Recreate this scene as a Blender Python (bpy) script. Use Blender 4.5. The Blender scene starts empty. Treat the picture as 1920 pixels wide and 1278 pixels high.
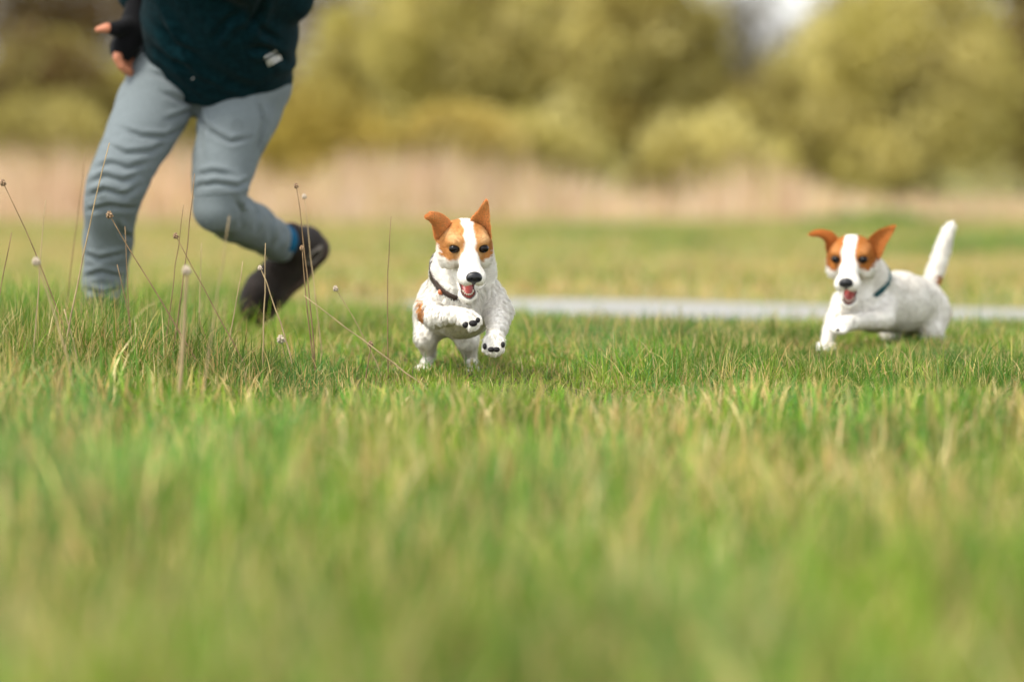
import bpy, math, random
import numpy as np
from mathutils import Vector, Matrix
from mathutils.bvhtree import BVHTree
from mathutils.kdtree import KDTree

sc = bpy.context.scene
COL = sc.collection
rng = np.random.default_rng(7)
random.seed(7)

# ------------------------------------------------------------------ camera
FPX, YH, CAMH = 7200.0, 142.0, 0.55          # focal length in photo pixels, horizon row, camera height
cam_d = bpy.data.cameras.new('camera')
cam = bpy.data.objects.new('camera', cam_d); COL.objects.link(cam)
cam_d.sensor_width = 36.0
cam_d.lens = FPX / 1920 * 36
cam_d.clip_start, cam_d.clip_end = 0.05, 3000
PITCH = math.atan((639 - YH) / FPX)
cam.location = (0, 0, CAMH)
cam.rotation_euler = (math.pi / 2 - PITCH, 0, 0)
cam_d.dof.use_dof = True
cam_d.dof.focus_distance = 6.76
cam_d.dof.aperture_fstop = 2.4
sc.camera = cam

# ------------------------------------------------------------------ sky, sun, exposure
SUN_EL, SUN_AZ = math.radians(57), math.radians(-125)      # azimuth from +Y (ahead), negative = to the left
w = bpy.data.worlds.new('World'); sc.world = w; w.use_nodes = True
nt = w.node_tree; bg = nt.nodes['Background']
sky = nt.nodes.new('ShaderNodeTexSky'); sky.sky_type = 'NISHITA'; sky.sun_disc = False
sky.sun_elevation = SUN_EL; sky.sun_rotation = SUN_AZ
sky.air_density = 1.0; sky.dust_density = 1.0; sky.ozone_density = 1.0
hs = nt.nodes.new('ShaderNodeHueSaturation'); hs.inputs['Saturation'].default_value = 0.18
nt.links.new(sky.outputs[0], hs.inputs['Color']); nt.links.new(hs.outputs[0], bg.inputs['Color'])
bg.inputs['Strength'].default_value = 0.15
sd = bpy.data.lights.new('sun', 'SUN'); sd.energy = 1.5; sd.angle = math.radians(12); sd.color = (1, .94, .83)
sun = bpy.data.objects.new('sun', sd); COL.objects.link(sun)
sdir = Vector((math.sin(SUN_AZ) * math.cos(SUN_EL), math.cos(SUN_AZ) * math.cos(SUN_EL), math.sin(SUN_EL)))
sun.rotation_euler = (-sdir).to_track_quat('-Z', 'Y').to_euler()
sun.location = sdir * 30
sc.view_settings.view_transform = 'Standard'; sc.view_settings.look = 'None'
sc.view_settings.exposure = 1.30; sc.view_settings.gamma = 1.0
sc.render.engine = 'CYCLES'
sc.cycles.use_denoising = True
sc.cycles.max_bounces = 6; sc.cycles.diffuse_bounces = 4; sc.cycles.transmission_bounces = 4
sc.cycles.transparent_max_bounces = 4

# ------------------------------------------------------------------ helpers
CT, ST = math.cos(PITCH), math.sin(PITCH)
def P(px, py, d):
    """world point at depth d that the photograph shows at (px, py)"""
    u, v = (px - 960) / FPX, (639 - py) / FPX
    ray = np.array([u, CT + v * ST, -ST + v * CT])
    return np.array([0, 0, CAMH]) + ray * (d / ray[1])
def nrm(v):
    v = np.asarray(v, float); return v / max(1e-9, np.linalg.norm(v))
def srgb(r, g, b):
    f = lambda c: (c / 255 / 12.92) if c / 255 <= .04045 else ((c / 255 + .055) / 1.055) ** 2.4
    return (f(r), f(g), f(b))

def np_mesh(name, V, F, col=None, smooth=True, uvless=True):
    V = np.ascontiguousarray(V, np.float32); F = np.ascontiguousarray(F, np.int32)
    me = bpy.data.meshes.new(name)
    me.vertices.add(len(V)); me.vertices.foreach_set('co', V.ravel())
    me.loops.add(F.size); me.loops.foreach_set('vertex_index', F.ravel())
    me.polygons.add(len(F)); me.polygons.foreach_set('loop_start', np.arange(0, F.size, F.shape[1], dtype=np.int32))
    if smooth: me.polygons.foreach_set('use_smooth', np.ones(len(F), bool))
    me.update(calc_edges=True)
    if col is not None:
        c4 = np.ones((len(V), 4), np.float32); c4[:, :3] = col
        a = me.color_attributes.new('Col', 'FLOAT_COLOR', 'POINT'); a.data.foreach_set('color', c4.ravel())
    return me
def obj(name, me, m=None, parent=None, loc=None):
    o = bpy.data.objects.new(name, me); COL.objects.link(o)
    if m is not None and me is not None and len(me.materials) == 0: me.materials.append(m)
    if parent is not None: o.parent = parent
    if loc is not None: o.location = loc
    return o
def empty(name, loc):
    o = bpy.data.objects.new(name, None); COL.objects.link(o); o.location = tuple(loc)
    o.empty_display_size = .1
    return o
def tag(o, label=None, cat=None, group=None, kind=None):
    if label: o['label'] = label
    if cat: o['category'] = cat
    if group: o['group'] = group
    if kind: o['kind'] = kind
    return o

# value noise in numpy
def _hash(ix, iy, iz, seed):
    n = (ix * 374761393 + iy * 668265263 + iz * 2147483647 + seed * 974711) & 0xffffffff
    n = ((n ^ (n >> 13)) * 1274126177) & 0xffffffff
    return ((n ^ (n >> 16)) & 0xffff) / 65535.0
def vnoise(p, seed=0):
    p = np.asarray(p, float); i = np.floor(p).astype(np.int64); f = p - i; f = f * f * (3 - 2 * f)
    r = 0
    for dx in (0, 1):
        for dy in (0, 1):
            for dz in (0, 1):
                wgt = (f[..., 0] if dx else 1 - f[..., 0]) * (f[..., 1] if dy else 1 - f[..., 1]) * (f[..., 2] if dz else 1 - f[..., 2])
                r = r + wgt * _hash(i[..., 0] + dx, i[..., 1] + dy, i[..., 2] + dz, seed)
    return r
def fbm(p, seed=0, o=3):
    a, s, r = .5, 1.0, 0
    for k in range(o):
        r = r + a * vnoise(np.asarray(p) * s, seed + k * 17); a *= .5; s *= 2.03
    return r / (1 - .5 ** o)
def sstep(a, b, x):
    t = np.clip((x - a) / (b - a), 0, 1); return t * t * (3 - 2 * t)

# ------------------------------------------------------------------ signed distance modelling (smooth unions, then surface nets)
class SDF:
    def __init__(s): s.pr = []
    def rc(s, a, b, ra, rb, k=.02, op='u'):
        s.pr.append(('rc', np.array(a, float), np.array(b, float), ra, rb, k, op)); return s
    def chain(s, pts, k=.02):
        segs = [(np.array(p, float), np.array(q, float), r, t) for (p, r), (q, t) in zip(pts[:-1], pts[1:])]
        s.pr.append(('chain', segs, None, None, None, k, 'u')); return s
    def ell(s, c, r, R=None, k=.02, op='u'):
        s.pr.append(('ell', np.array(c, float), np.array(r, float) if np.ndim(r) else np.array([r] * 3, float), np.eye(3) if R is None else np.array(R, float), None, k, op)); return s
    def frc(s, c, R, sca, a, b, ra, rb, k=.02, op='u'):
        """round cone a->b in a local frame (columns of R) whose axes are stretched by 1/sca"""
        s.pr.append(('frc', np.array(c, float), np.array(R, float), np.array(sca, float), (np.array(a, float), np.array(b, float), ra, rb), k, op)); return s
    def cut(s, p, n, k=.004):
        s.pr.append(('cut', np.array(p, float), nrm(n), None, None, k, 'i')); return s
    @staticmethod
    def _rc(X, a, b, ra, rb):
        ab = b - a; L = max(1e-9, ab @ ab)
        t = np.clip(((X - a) @ ab) / L, 0, 1)
        D = X - a - t[..., None] * ab
        return np.sqrt((D * D).sum(-1)) - (ra + t * (rb - ra))
    def bounds(s):
        lo, hi = np.full(3, 1e9), np.full(3, -1e9)
        for q in s.pr:
            if q[-1] != 'u': continue
            if q[0] == 'rc': pts = [(q[1], q[3]), (q[2], q[4])]
            elif q[0] == 'chain': pts = [(a, r) for a, b, r, t in q[1]] + [(b, t) for a, b, r, t in q[1]]
            elif q[0] == 'ell': pts = [(q[1], max(q[2]))]
            else:
                c, R, sca, (a, b, ra, rb) = q[1:5]; m = max(1 / sca)
                pts = [(c + R @ (a / sca), ra * m), (c + R @ (b / sca), rb * m)]
            for c, r in pts: lo = np.minimum(lo, c - r); hi = np.maximum(hi, c + r)
        return lo, hi
    def mesh(s, h):
        lo, hi = s.bounds(); lo = lo - 4 * h; hi = hi + 4 * h
        n = np.ceil((hi - lo) / h).astype(int) + 1
        ax = [lo[i] + h * np.arange(n[i]) for i in range(3)]
        F = np.full(n, .2, np.float32)
        for q in s.pr:
            k, op = q[-2], q[-1]
            if q[0] == 'cut':
                X = np.stack(np.meshgrid(*ax, indexing='ij'), -1)
                d = (X - q[1]) @ q[2]
                hh = np.maximum(k - np.abs(F - d), 0) / k
                F = (np.maximum(F, d) + hh * hh * k / 4).astype(np.float32); continue
            if q[0] == 'rc': L = np.minimum(q[1] - q[3], q[2] - q[4]); H = np.maximum(q[1] + q[3], q[2] + q[4])
            elif q[0] == 'chain':
                L = np.min([np.minimum(a - r, b - t) for a, b, r, t in q[1]], 0); H = np.max([np.maximum(a + r, b + t) for a, b, r, t in q[1]], 0)
            elif q[0] == 'ell': L = q[1] - max(q[2]); H = q[1] + max(q[2])
            else:
                c, R, sca, (a, b, ra, rb) = q[1:5]; m = max(1 / sca); pa, pb = c + R @ (a / sca), c + R @ (b / sca)
                L = np.minimum(pa - ra * m, pb - rb * m); H = np.maximum(pa + ra * m, pb + rb * m)
            mg = max(2.5 * k, 4 * h)
            i0 = np.clip(np.floor((L - mg - lo) / h).astype(int), 0, n - 1); i1 = np.clip(np.ceil((H + mg - lo) / h).astype(int) + 1, 1, n)
            sl = tuple(slice(i0[i], i1[i]) for i in range(3))
            X = np.stack(np.meshgrid(*[ax[i][i0[i]:i1[i]] for i in range(3)], indexing='ij'), -1)
            if q[0] == 'rc': d = s._rc(X, q[1], q[2], q[3], q[4])
            elif q[0] == 'chain':
                d = None
                for a, b, r, t in q[1]:
                    e = s._rc(X, a, b, r, t)
                    if d is None: d = e
                    else:
                        kk = .35 * min(r, t) + 1e-4; hh = np.maximum(kk - np.abs(d - e), 0) / kk; d = np.minimum(d, e) - hh * hh * kk / 6
            elif q[0] == 'ell':
                Y = (X - q[1]) @ q[3]; k0 = np.sqrt(((Y / q[2]) ** 2).sum(-1)); k1 = np.sqrt(((Y / q[2] ** 2) ** 2).sum(-1))
                d = np.where(k1 > 1e-6, k0 * (k0 - 1) / np.maximum(k1, 1e-6), -min(q[2]))
            else:
                Y = ((X - c) @ R) * sca; d = s._rc(Y, a, b, ra, rb) / max(sca)
            A = F[sl]
            if op == 'u':
                hh = np.maximum(k - np.abs(A - d), 0) / k; F[sl] = np.minimum(A, d) - hh * hh * k / 4
            else:
                d = -d; hh = np.maximum(k - np.abs(A - d), 0) / k; F[sl] = np.maximum(A, d) + hh * hh * k / 4
        return surface_nets(F, lo, h)

def surface_nets(F, lo, h):
    S = F < 0; nx, ny, nz = F.shape
    c = np.zeros((nx - 1, ny - 1, nz - 1), np.int8)
    for dx in (0, 1):
        for dy in (0, 1):
            for dz in (0, 1): c += S[dx:nx - 1 + dx, dy:ny - 1 + dy, dz:nz - 1 + dz]
    act = (c > 0) & (c < 8); I = np.argwhere(act); idx = np.full(act.shape, -1, np.int32); idx[act] = np.arange(len(I))
    acc = np.zeros((len(I), 3)); cnt = np.zeros(len(I))
    for a in range(3):
        for u in (0, 1):
            for v in (0, 1):
                o0 = np.zeros(3, int); b, d = [x for x in range(3) if x != a]; o0[b] = u; o0[d] = v
                o1 = o0.copy(); o1[a] = 1
                f0 = F[tuple((I + o0).T)]; f1 = F[tuple((I + o1).T)]
                m = (f0 < 0) != (f1 < 0); t = np.where(m, f0 / np.where(m, f0 - f1, 1), 0)
                p = np.tile(o0.astype(float), (len(I), 1)); p[:, a] = t
                acc[m] += p[m]; cnt[m] += 1
    V = lo + h * (I + acc / cnt[:, None])
    Q = []
    for a in range(3):
        b, d = (a + 1) % 3, (a + 2) % 3
        s0 = [slice(None)] * 3; s1 = [slice(None)] * 3; s0[a] = slice(0, -1); s1[a] = slice(1, None)
        A, B = S[tuple(s0)], S[tuple(s1)]; E = np.argwhere(A != B)
        E = E[(E[:, b] > 0) & (E[:, d] > 0) & (E[:, b] < F.shape[b] - 1) & (E[:, d] < F.shape[d] - 1)]
        fl = A[tuple(E.T)]
        def g(ob, od):
            e = E.copy(); e[:, b] -= ob; e[:, d] -= od; return idx[tuple(e.T)]
        q = np.stack([g(1, 1), g(0, 1), g(0, 0), g(1, 0)], 1)
        q[~fl] = q[~fl][:, ::-1]; Q.append(q)
    return V, np.concatenate(Q)

def vnormals(V, Q):
    N = np.zeros_like(V)
    fn = np.cross(V[Q[:, 2]] - V[Q[:, 0]], V[Q[:, 3]] - V[Q[:, 1]])
    for k in range(4): np.add.at(N, Q[:, k], fn)
    return N / np.maximum(1e-12, np.linalg.norm(N, axis=1))[:, None]
def relax(V, Q, it=2, lam=.5):
    for _ in range(it):
        A = np.zeros_like(V); c = np.zeros(len(V))
        for k in range(4):
            np.add.at(A, Q[:, k], V[Q[:, (k + 1) % 4]]); np.add.at(c, Q[:, k], 1)
        V = V + lam * (A / c[:, None] - V)
    return V

# tubes, blobs
def tube(pts, rad, n=6, cap=True):
    pts = np.asarray(pts, float); m = len(pts); rad = np.broadcast_to(np.asarray(rad, float), (m,))
    T = np.gradient(pts, axis=0); T /= np.maximum(1e-9, np.linalg.norm(T, axis=1))[:, None]
    ref = np.array([.31, .87, .38]); V = []
    u = nrm(np.cross(T[0], ref))
    for i in range(m):
        u = nrm(u - T[i] * (u @ T[i])); v = np.cross(T[i], u)
        a = np.arange(n) * 2 * np.pi / n
        V.append(pts[i] + rad[i] * (np.cos(a)[:, None] * u + np.sin(a)[:, None] * v))
    V = np.concatenate(V); F = []
    for i in range(m - 1):
        for j in range(n):
            k = (j + 1) % n; F.append((i * n + j, i * n + k, (i + 1) * n + k, (i + 1) * n + j))
    if cap:
        c0, c1 = len(V), len(V) + 1; V = np.vstack([V, pts[0], pts[-1]])
        for j in range(n):
            k = (j + 1) % n; F.append((k, j, c0, c0)); F.append(((m - 1) * n + j, (m - 1) * n + k, c1, c1))
    return V, F
def py_mesh(name, V, F, col=None, smooth=True):
    F = [tuple(dict.fromkeys(f)) for f in F]
    me = bpy.data.meshes.new(name); me.from_pydata([tuple(v) for v in V], [], F); me.update()
    if smooth: me.polygons.foreach_set('use_smooth', np.ones(len(me.polygons), bool))
    if col is not None:
        c4 = np.ones((len(V), 4), np.float32); c4[:, :3] = col
        a = me.color_attributes.new('Col', 'FLOAT_COLOR', 'POINT'); a.data.foreach_set('color', c4.ravel())
    return me
def merge(parts):
    V, F, n = [], [], 0
    for v, f in parts:
        V.append(np.asarray(v)); F += [tuple(i + n for i in q) for q in f]; n += len(v)
    return np.concatenate(V), F
def blob(c, r, R=None, nu=14, nv=9):
    R = np.eye(3) if R is None else R; r = np.broadcast_to(np.asarray(r, float), (3,)); V = [[0, 0, 1]]
    for i in range(1, nv):
        t = math.pi * i / nv
        for j in range(nu):
            a = 2 * math.pi * j / nu; V.append([math.sin(t) * math.cos(a), math.sin(t) * math.sin(a), math.cos(t)])
    V.append([0, 0, -1]); V = np.array(V) * r; F = []
    for j in range(nu):
        k = (j + 1) % nu; F.append((0, 1 + j, 1 + k)); b = 1 + (nv - 2) * nu; F.append((b + k, b + j, len(V) - 1))
        for i in range(nv - 2): F.append((1 + i * nu + j, 1 + (i + 1) * nu + j, 1 + (i + 1) * nu + k, 1 + i * nu + k))
    return V @ R.T + np.asarray(c), F

# ------------------------------------------------------------------ materials
def mat(name, col=None, rough=.8, spec=.3, trans=0, bump=None, vary=None, sheen=0, coat=0):
    """col None -> vertex colour 'Col'; vary=(scale, amount) multiplies by noise; bump=(scale, distance)"""
    m = bpy.data.materials.new(name); m.use_nodes = True; n = m.node_tree.nodes; l = m.node_tree.links
    b = n['Principled BSDF']; b.inputs['Roughness'].default_value = rough
    b.inputs['Specular IOR Level'].default_value = spec
    if sheen: b.inputs['Sheen Weight'].default_value = sheen
    if coat: b.inputs['Coat Weight'].default_value = coat
    if col is None:
        a = n.new('ShaderNodeAttribute'); a.attribute_name = 'Col'; src = a.outputs['Color']
    else:
        a = n.new('ShaderNodeRGB'); a.outputs[0].default_value = (*col, 1); src = a.outputs[0]
    tc = n.new('ShaderNodeTexCoord')
    if vary:
        t = n.new('ShaderNodeTexNoise'); t.inputs['Scale'].default_value = vary[0]; t.inputs['Detail'].default_value = 5
        l.new(tc.outputs['Object'], t.inputs['Vector'])
        mr = n.new('ShaderNodeMapRange'); mr.inputs['From Min'].default_value = .3; mr.inputs['From Max'].default_value = .7
        mr.inputs['To Min'].default_value = 1 - vary[1]; mr.inputs['To Max'].default_value = 1 + vary[1]
        l.new(t.outputs['Fac'], mr.inputs['Value'])
        mx = n.new('ShaderNodeVectorMath'); mx.operation = 'SCALE'; l.new(src, mx.inputs[0]); l.new(mr.outputs[0], mx.inputs['Scale'])
        src = mx.outputs[0]
    l.new(src, b.inputs['Base Color'])
    if bump:
        t = n.new('ShaderNodeTexNoise'); t.inputs['Scale'].default_value = bump[0]; t.inputs['Detail'].default_value = 4
        l.new(tc.outputs['Object'], t.inputs['Vector'])
        bp = n.new('ShaderNodeBump'); bp.inputs['Distance'].default_value = bump[1]; bp.inputs['Strength'].default_value = .6
        l.new(t.outputs['Fac'], bp.inputs['Height']); l.new(bp.outputs[0], b.inputs['Normal'])
    if trans:
        tr = n.new('ShaderNodeBsdfTranslucent'); l.new(src, tr.inputs['Color'])
        mx = n.new('ShaderNodeMixShader'); mx.inputs[0].default_value = trans
        l.new(b.outputs[0], mx.inputs[1]); l.new(tr.outputs[0], mx.inputs[2])
        l.new(mx.outputs[0], n['Material Output'].inputs['Surface'])
    return m
M = {
    'grass': mat('grass_blade', None, .55, .3, trans=.35),
    'leaf': mat('leaf', None, .6, .25, trans=.45),
    'reed': mat('reed', None, .8, .1, trans=.25),
    'bark': mat('bark', (.11, .085, .06), .9, .1, bump=(18, .02), vary=(6, .35)),
    'barebark': mat('bare_bark', (.13, .105, .085), .9, .1, vary=(5, .3)),
    'fur': mat('fur', None, .75, .15, trans=.22),
    'hide': mat('hide', None, .85, .1, bump=(260, .002)),
    'nose': mat('nose_leather', (.008, .008, .009), .32, .5, bump=(600, .001)),
    'eye': mat('eye_gloss', (.008, .005, .004), .16, .22),
    'tongue': mat('tongue', (.30, .055, .048), .35, .5, bump=(300, .001), vary=(60, .2)),
    'tooth': mat('tooth', (.60, .55, .44), .3, .5),
    'pad': mat('paw_pad', (.012, .010, .010), .6, .3, bump=(500, .001)),
    'claw': mat('claw', (.30, .22, .16), .4, .4),
    'collar_brown': mat('brown_leather', (.030, .014, .009), .5, .4, bump=(200, .001), vary=(60, .3)),
    'collar_teal': mat('teal_webbing', (.010, .07, .085), .6, .3, vary=(80, .3)),
    'tagmetal': mat('copper_tag', (.45, .12, .04), .4, .6),
    'stalk': mat('dry_stalk', (.25, .165, .085), .8, .15, vary=(30, .35), trans=.1),
    'stalkpale': mat('pale_stalk', (.42, .31, .17), .8, .15, vary=(30, .3), trans=.1),
    'seed': mat('seed_head', (.30, .20, .12), .9, .1, vary=(200, .5), bump=(300, .002)),
    'seedpale': mat('pale_seed_head', (.52, .43, .33), .9, .1, vary=(200, .4), bump=(300, .002)),
    'skin': mat('skin', (.52, .20, .11), .55, .35, vary=(50, .12)),
    'knit': mat('black_knit', (.006, .006, .007), .9, .1, bump=(400, .003), sheen=.05),
    'trousers': mat('grey_jersey', (.160, .186, .194), .95, .05, bump=(420, .0015), vary=(180, .06), sheen=.06),
    'sweater': mat('dark_teal_fleece', (.0022, .0150, .0190), .95, .04, bump=(260, .002), vary=(90, .35), sheen=.03),
    'shoe': mat('dark_suede', (.020, .0135, .0105), .75, .25, bump=(220, .002), vary=(30, .4)),
    'sole': mat('brown_rubber', (.06, .038, .026), .7, .3, vary=(40, .3)),
    'patch': mat('grey_trim', (.20, .17, .14), .6, .3),
    'sock': mat('blue_sock', (.010, .10, .20), .85, .1, bump=(400, .002)),
    'hair': mat('brown_hair', (.06, .035, .018), .6, .3, bump=(150, .004)),
    'white': mat('white_print', (.72, .70, .66), .7, .2),
    'eyewhite': mat('eye_white', (.7, .68, .65), .2, .5),
}

# ------------------------------------------------------------------ ground, path
def gz(x, y):
    x = np.asarray(x, float); y = np.asarray(y, float)
    p = np.stack([x * .9, y * .9, 0 * x], -1)
    near = (fbm(p, 3, 2) - .5) * .02 * np.clip(y / 6, 0, 1)
    return near + np.interp(y, [7.6, 8.2, 9.5, 10.7, 13, 20, 40, 60, 80], [0, -.015, -.09, -.14, -.20, -.46, -.98, -1.50, -1.56])
ys = np.concatenate([np.linspace(-6, 14, 120), np.geomspace(14.3, 1500, 70)])
xs = np.concatenate([-np.geomspace(700, 6.2, 36), np.linspace(-6, 6, 80), np.geomspace(6.2, 700, 36)])
GX, GY = np.meshgrid(xs, ys, indexing='xy'); GZ = gz(GX, GY)
V = np.stack([GX, GY, GZ], -1).reshape(-1, 3); nx_ = len(xs)
ii, jj = np.meshgrid(np.arange(len(ys) - 1), np.arange(nx_ - 1), indexing='ij')
F = np.stack([ii * nx_ + jj, ii * nx_ + jj + 1, (ii + 1) * nx_ + jj + 1, (ii + 1) * nx_ + jj], -1).reshape(-1, 4)
gm = bpy.data.materials.new('meadow_ground'); gm.use_nodes = True
n = gm.node_tree.nodes; l = gm.node_tree.links; b = n['Principled BSDF']; b.inputs['Roughness'].default_value = .95
b.inputs['Specular IOR Level'].default_value = .1
tc = n.new('ShaderNodeTexCoord')
t1 = n.new('ShaderNodeTexNoise'); t1.inputs['Scale'].default_value = .55; t1.inputs['Detail'].default_value = 6
t2 = n.new('ShaderNodeTexNoise'); t2.inputs['Scale'].default_value = 35; t2.inputs['Detail'].default_value = 6
l.new(tc.outputs['Object'], t1.inputs['Vector']); l.new(tc.outputs['Object'], t2.inputs['Vector'])
r1 = n.new('ShaderNodeValToRGB'); r1.color_ramp.elements[0].position = .38; r1.color_ramp.elements[1].position = .62
r1.color_ramp.elements[0].color = (.175, .185, .050, 1); r1.color_ramp.elements[1].color = (.255, .215, .085, 1)
r2 = n.new('ShaderNodeValToRGB'); r2.color_ramp.elements[0].position = .35; r2.color_ramp.elements[1].position = .65
r2.color_ramp.elements[0].color = (.75, .75, .75, 1); r2.color_ramp.elements[1].color = (1.2, 1.2, 1.2, 1)
mx = n.new('ShaderNodeMix'); mx.data_type = 'RGBA'; mx.blend_type = 'MULTIPLY'; mx.inputs[0].default_value = 1
l.new(t1.outputs['Fac'], r1.inputs[0]); l.new(t2.outputs['Fac'], r2.inputs[0])
l.new(r1.outputs[0], mx.inputs[6]); l.new(r2.outputs[0], mx.inputs[7])
sx_ = n.new('ShaderNodeSeparateXYZ'); l.new(tc.outputs['Object'], sx_.inputs[0])
mr_ = n.new('ShaderNodeMapRange'); mr_.inputs['From Min'].default_value = 9.5; mr_.inputs['From Max'].default_value = 11.5; l.new(sx_.outputs['Y'], mr_.inputs['Value'])
soil = n.new('ShaderNodeMix'); soil.data_type = 'RGBA'; soil.inputs[6].default_value = (.085, .072, .032, 1)      # litter and soil under the long grass, turf beyond the path
l.new(mr_.outputs[0], soil.inputs[0]); l.new(mx.outputs[2], soil.inputs[7]); l.new(soil.outputs[2], b.inputs['Base Color'])
bp = n.new('ShaderNodeBump'); bp.inputs['Distance'].default_value = .01; l.new(t2.outputs['Fac'], bp.inputs['Height']); l.new(bp.outputs[0], b.inputs['Normal'])
ground = obj('ground', np_mesh('ground', V, F), gm); ground['kind'] = 'structure'

# gravel path crossing behind the dogs
pm = mat('pale_gravel', (.31, .305, .285), .95, .1, bump=(60, .01), vary=(25, .15))
def path_centre(x): return 11.85 - .50 * min(x, 2.2) - .2 * max(0, x - 2.2) + .08 * math.sin(x * .9)
def path_half(x): return 1.10 * min(1, max(0.02, (x + .34) / .5)) ** .5
pv, pf = [], []
for i, x in enumerate(np.linspace(-.335, 7, 91)):
    for j in range(5):
        y = path_centre(x) + (j / 4 - .5) * 2 * path_half(x) + (.06 * math.sin(x * 5.1 + j) + .05 * math.sin(x * 13.7 + 2 * j)) * (j in (0, 4))
        pv.append((x, y, float(gz(x, y)) + .012 - (.02 if j in (0, 4) else 0)))
    if i: 
        for j in range(4): pf.append(((i - 1) * 5 + j, i * 5 + j, i * 5 + j + 1, (i - 1) * 5 + j + 1))
path = obj('path', py_mesh('path', pv, pf), pm); path['kind'] = 'structure'

# ------------------------------------------------------------------ grass
G_GREEN = np.array([srgb(100, 142, 34), srgb(80, 128, 36), srgb(128, 156, 44), srgb(94, 144, 70), srgb(146, 162, 52), srgb(108, 134, 26)])
G_DRY = np.array([srgb(196, 172, 112), srgb(176, 148, 92), srgb(206, 186, 134), srgb(182, 170, 92), srgb(184, 152, 92)])
def blades(x, y, h, w, lean, green, bright, seed, bendpow=2.0, az=None):
    r = np.random.default_rng(seed); N = len(x)
    pn = vnoise(np.stack([x * 5, y * 2.6, 0 * x + 3.3], -1), 97)
    hm = (.552 - .0761 * np.minimum(y, 6.6)) * (.45 + .65 * pn) * r.uniform(.8, 1.15, N) + .12 * sstep(-.30, -.70, x) * sstep(5.0, 6.6, y) + .10 * sstep(6.3, 7.2, y)
    h = np.where(y < 7.2, np.minimum(h, hm), h)
    h = h * (1 - .45 * sstep(.30, .16, np.abs(x + .09)) * sstep(6.0, 6.3, y) * sstep(7.6, 7.3, y))          # trodden where the dog has just run
    h = h * (1 - .25 * sstep(.30, .16, np.abs(x - .72)) * sstep(6.9, 7.2, y) * sstep(8.3, 8.0, y))          # the sward shortens towards where the dogs run
    z = gz(x, y) - .004
    a = r.uniform(0, 2 * np.pi, N) if az is None else az
    wa = r.uniform(0, 2 * np.pi, N)
    T = np.array([0, .38, .74, 1.0]); Wt = np.array([.85, 1.0, .62, 0])
    dx, dy = np.cos(a), np.sin(a); ux, uy = np.cos(wa), np.sin(wa)
    V = np.zeros((N, 7, 3), np.float32); k = 0
    for i, t in enumerate(T):
        off = h * lean * t ** bendpow; zz = z + h * t * (1 - .28 * np.minimum(lean, 1.4) * t)
        cx, cy = x + dx * off, y + dy * off
        if i < 3:
            for sgn in (-1, 1):
                V[:, k, 0] = cx + sgn * ux * w * Wt[i] / 2; V[:, k, 1] = cy + sgn * uy * w * Wt[i] / 2; V[:, k, 2] = zz; k += 1
        else:
            V[:, k, 0] = cx; V[:, k, 1] = cy; V[:, k, 2] = zz
    F = np.array([[0, 1, 3], [0, 3, 2], [2, 3, 5], [2, 5, 4], [4, 5, 6]], np.int32)[None] + (np.arange(N, dtype=np.int32) * 7)[:, None, None]
    g = G_GREEN[r.integers(0, len(G_GREEN), N)]; d = G_DRY[r.integers(0, len(G_DRY), N)]
    g = g * np.array([.84, 1.03, .86]); isg = (r.uniform(size=N) < green)[:, None]
    n1 = vnoise(np.stack([x * 6, y * 1.5, 0 * x + 2.2], -1), 91)[:, None]; n2 = vnoise(np.stack([x * 12, y * 1.9, 0 * x + 7.1], -1), 92)[:, None]; n3 = vnoise(np.stack([x * 2.1, y * 1.4, 0 * x], -1), 93)[:, None]
    cool = np.array(srgb(86, 140, 88)); warm = np.array(srgb(146, 164, 44)); deep = np.array(srgb(66, 104, 26))
    g = g + (cool - g) * .34 * sstep(.55, .85, n1) + (warm - g) * .45 * sstep(.45, .15, n1)
    g = (g + (deep - g) * .50 * sstep(.50, .80, n3)) * (1 - .12 * sstep(.50, .80, n3))
    n4 = vnoise(np.stack([x * 38, y * 13, 0 * x + 4.4], -1), 94)[:, None]; n5 = vnoise(np.stack([x * 26, y * 9, 0 * x + 1.4], -1), 95)[:, None]
    g = g + (np.array(srgb(160, 172, 70)) - g) * .5 * sstep(.62, .82, n5)
    c = np.where(isg, g, d) * (bright * r.uniform(.75, 1.2, N))[:, None] * (.78 + .42 * n2) * (.70 + .60 * n4)
    tipdry = (r.uniform(size=N) < .22)[:, None] * isg
    C = np.zeros((N, 7, 3), np.float32)
    for i in range(7):
        lv = (0, 0, .38, .38, .74, .74, 1)[i]
        ci = c * 1.0
        ci = ci + (np.array(srgb(190, 176, 100)) - ci) * (.24 * (1 - lv) ** 2)
        ci = ci + (np.array(srgb(206, 180, 120)) - ci) * (tipdry * .7 * (lv > .7))
        C[:, i] = ci
    return V.reshape(-1, 3), F.reshape(-1, 3), C.reshape(-1, 3)
def patch(x, y, s, seed): return fbm(np.stack([x * s, y * s, 0 * x + seed], -1), seed, 2)
def scatter(n, y0, y1, marg, seed, powr=1.0):
    r = np.random.default_rng(seed)
    y = np.sqrt(r.uniform(y0 ** 2, y1 ** 2, n)); x = r.uniform(-1, 1, n) * (.1333 * y * marg)
    return x, y
def leftness(x, y): return np.clip(-(x / (.1333 * y)), -1.4, 1.4)      # only used for how tall the sward grows

parts = []
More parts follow.
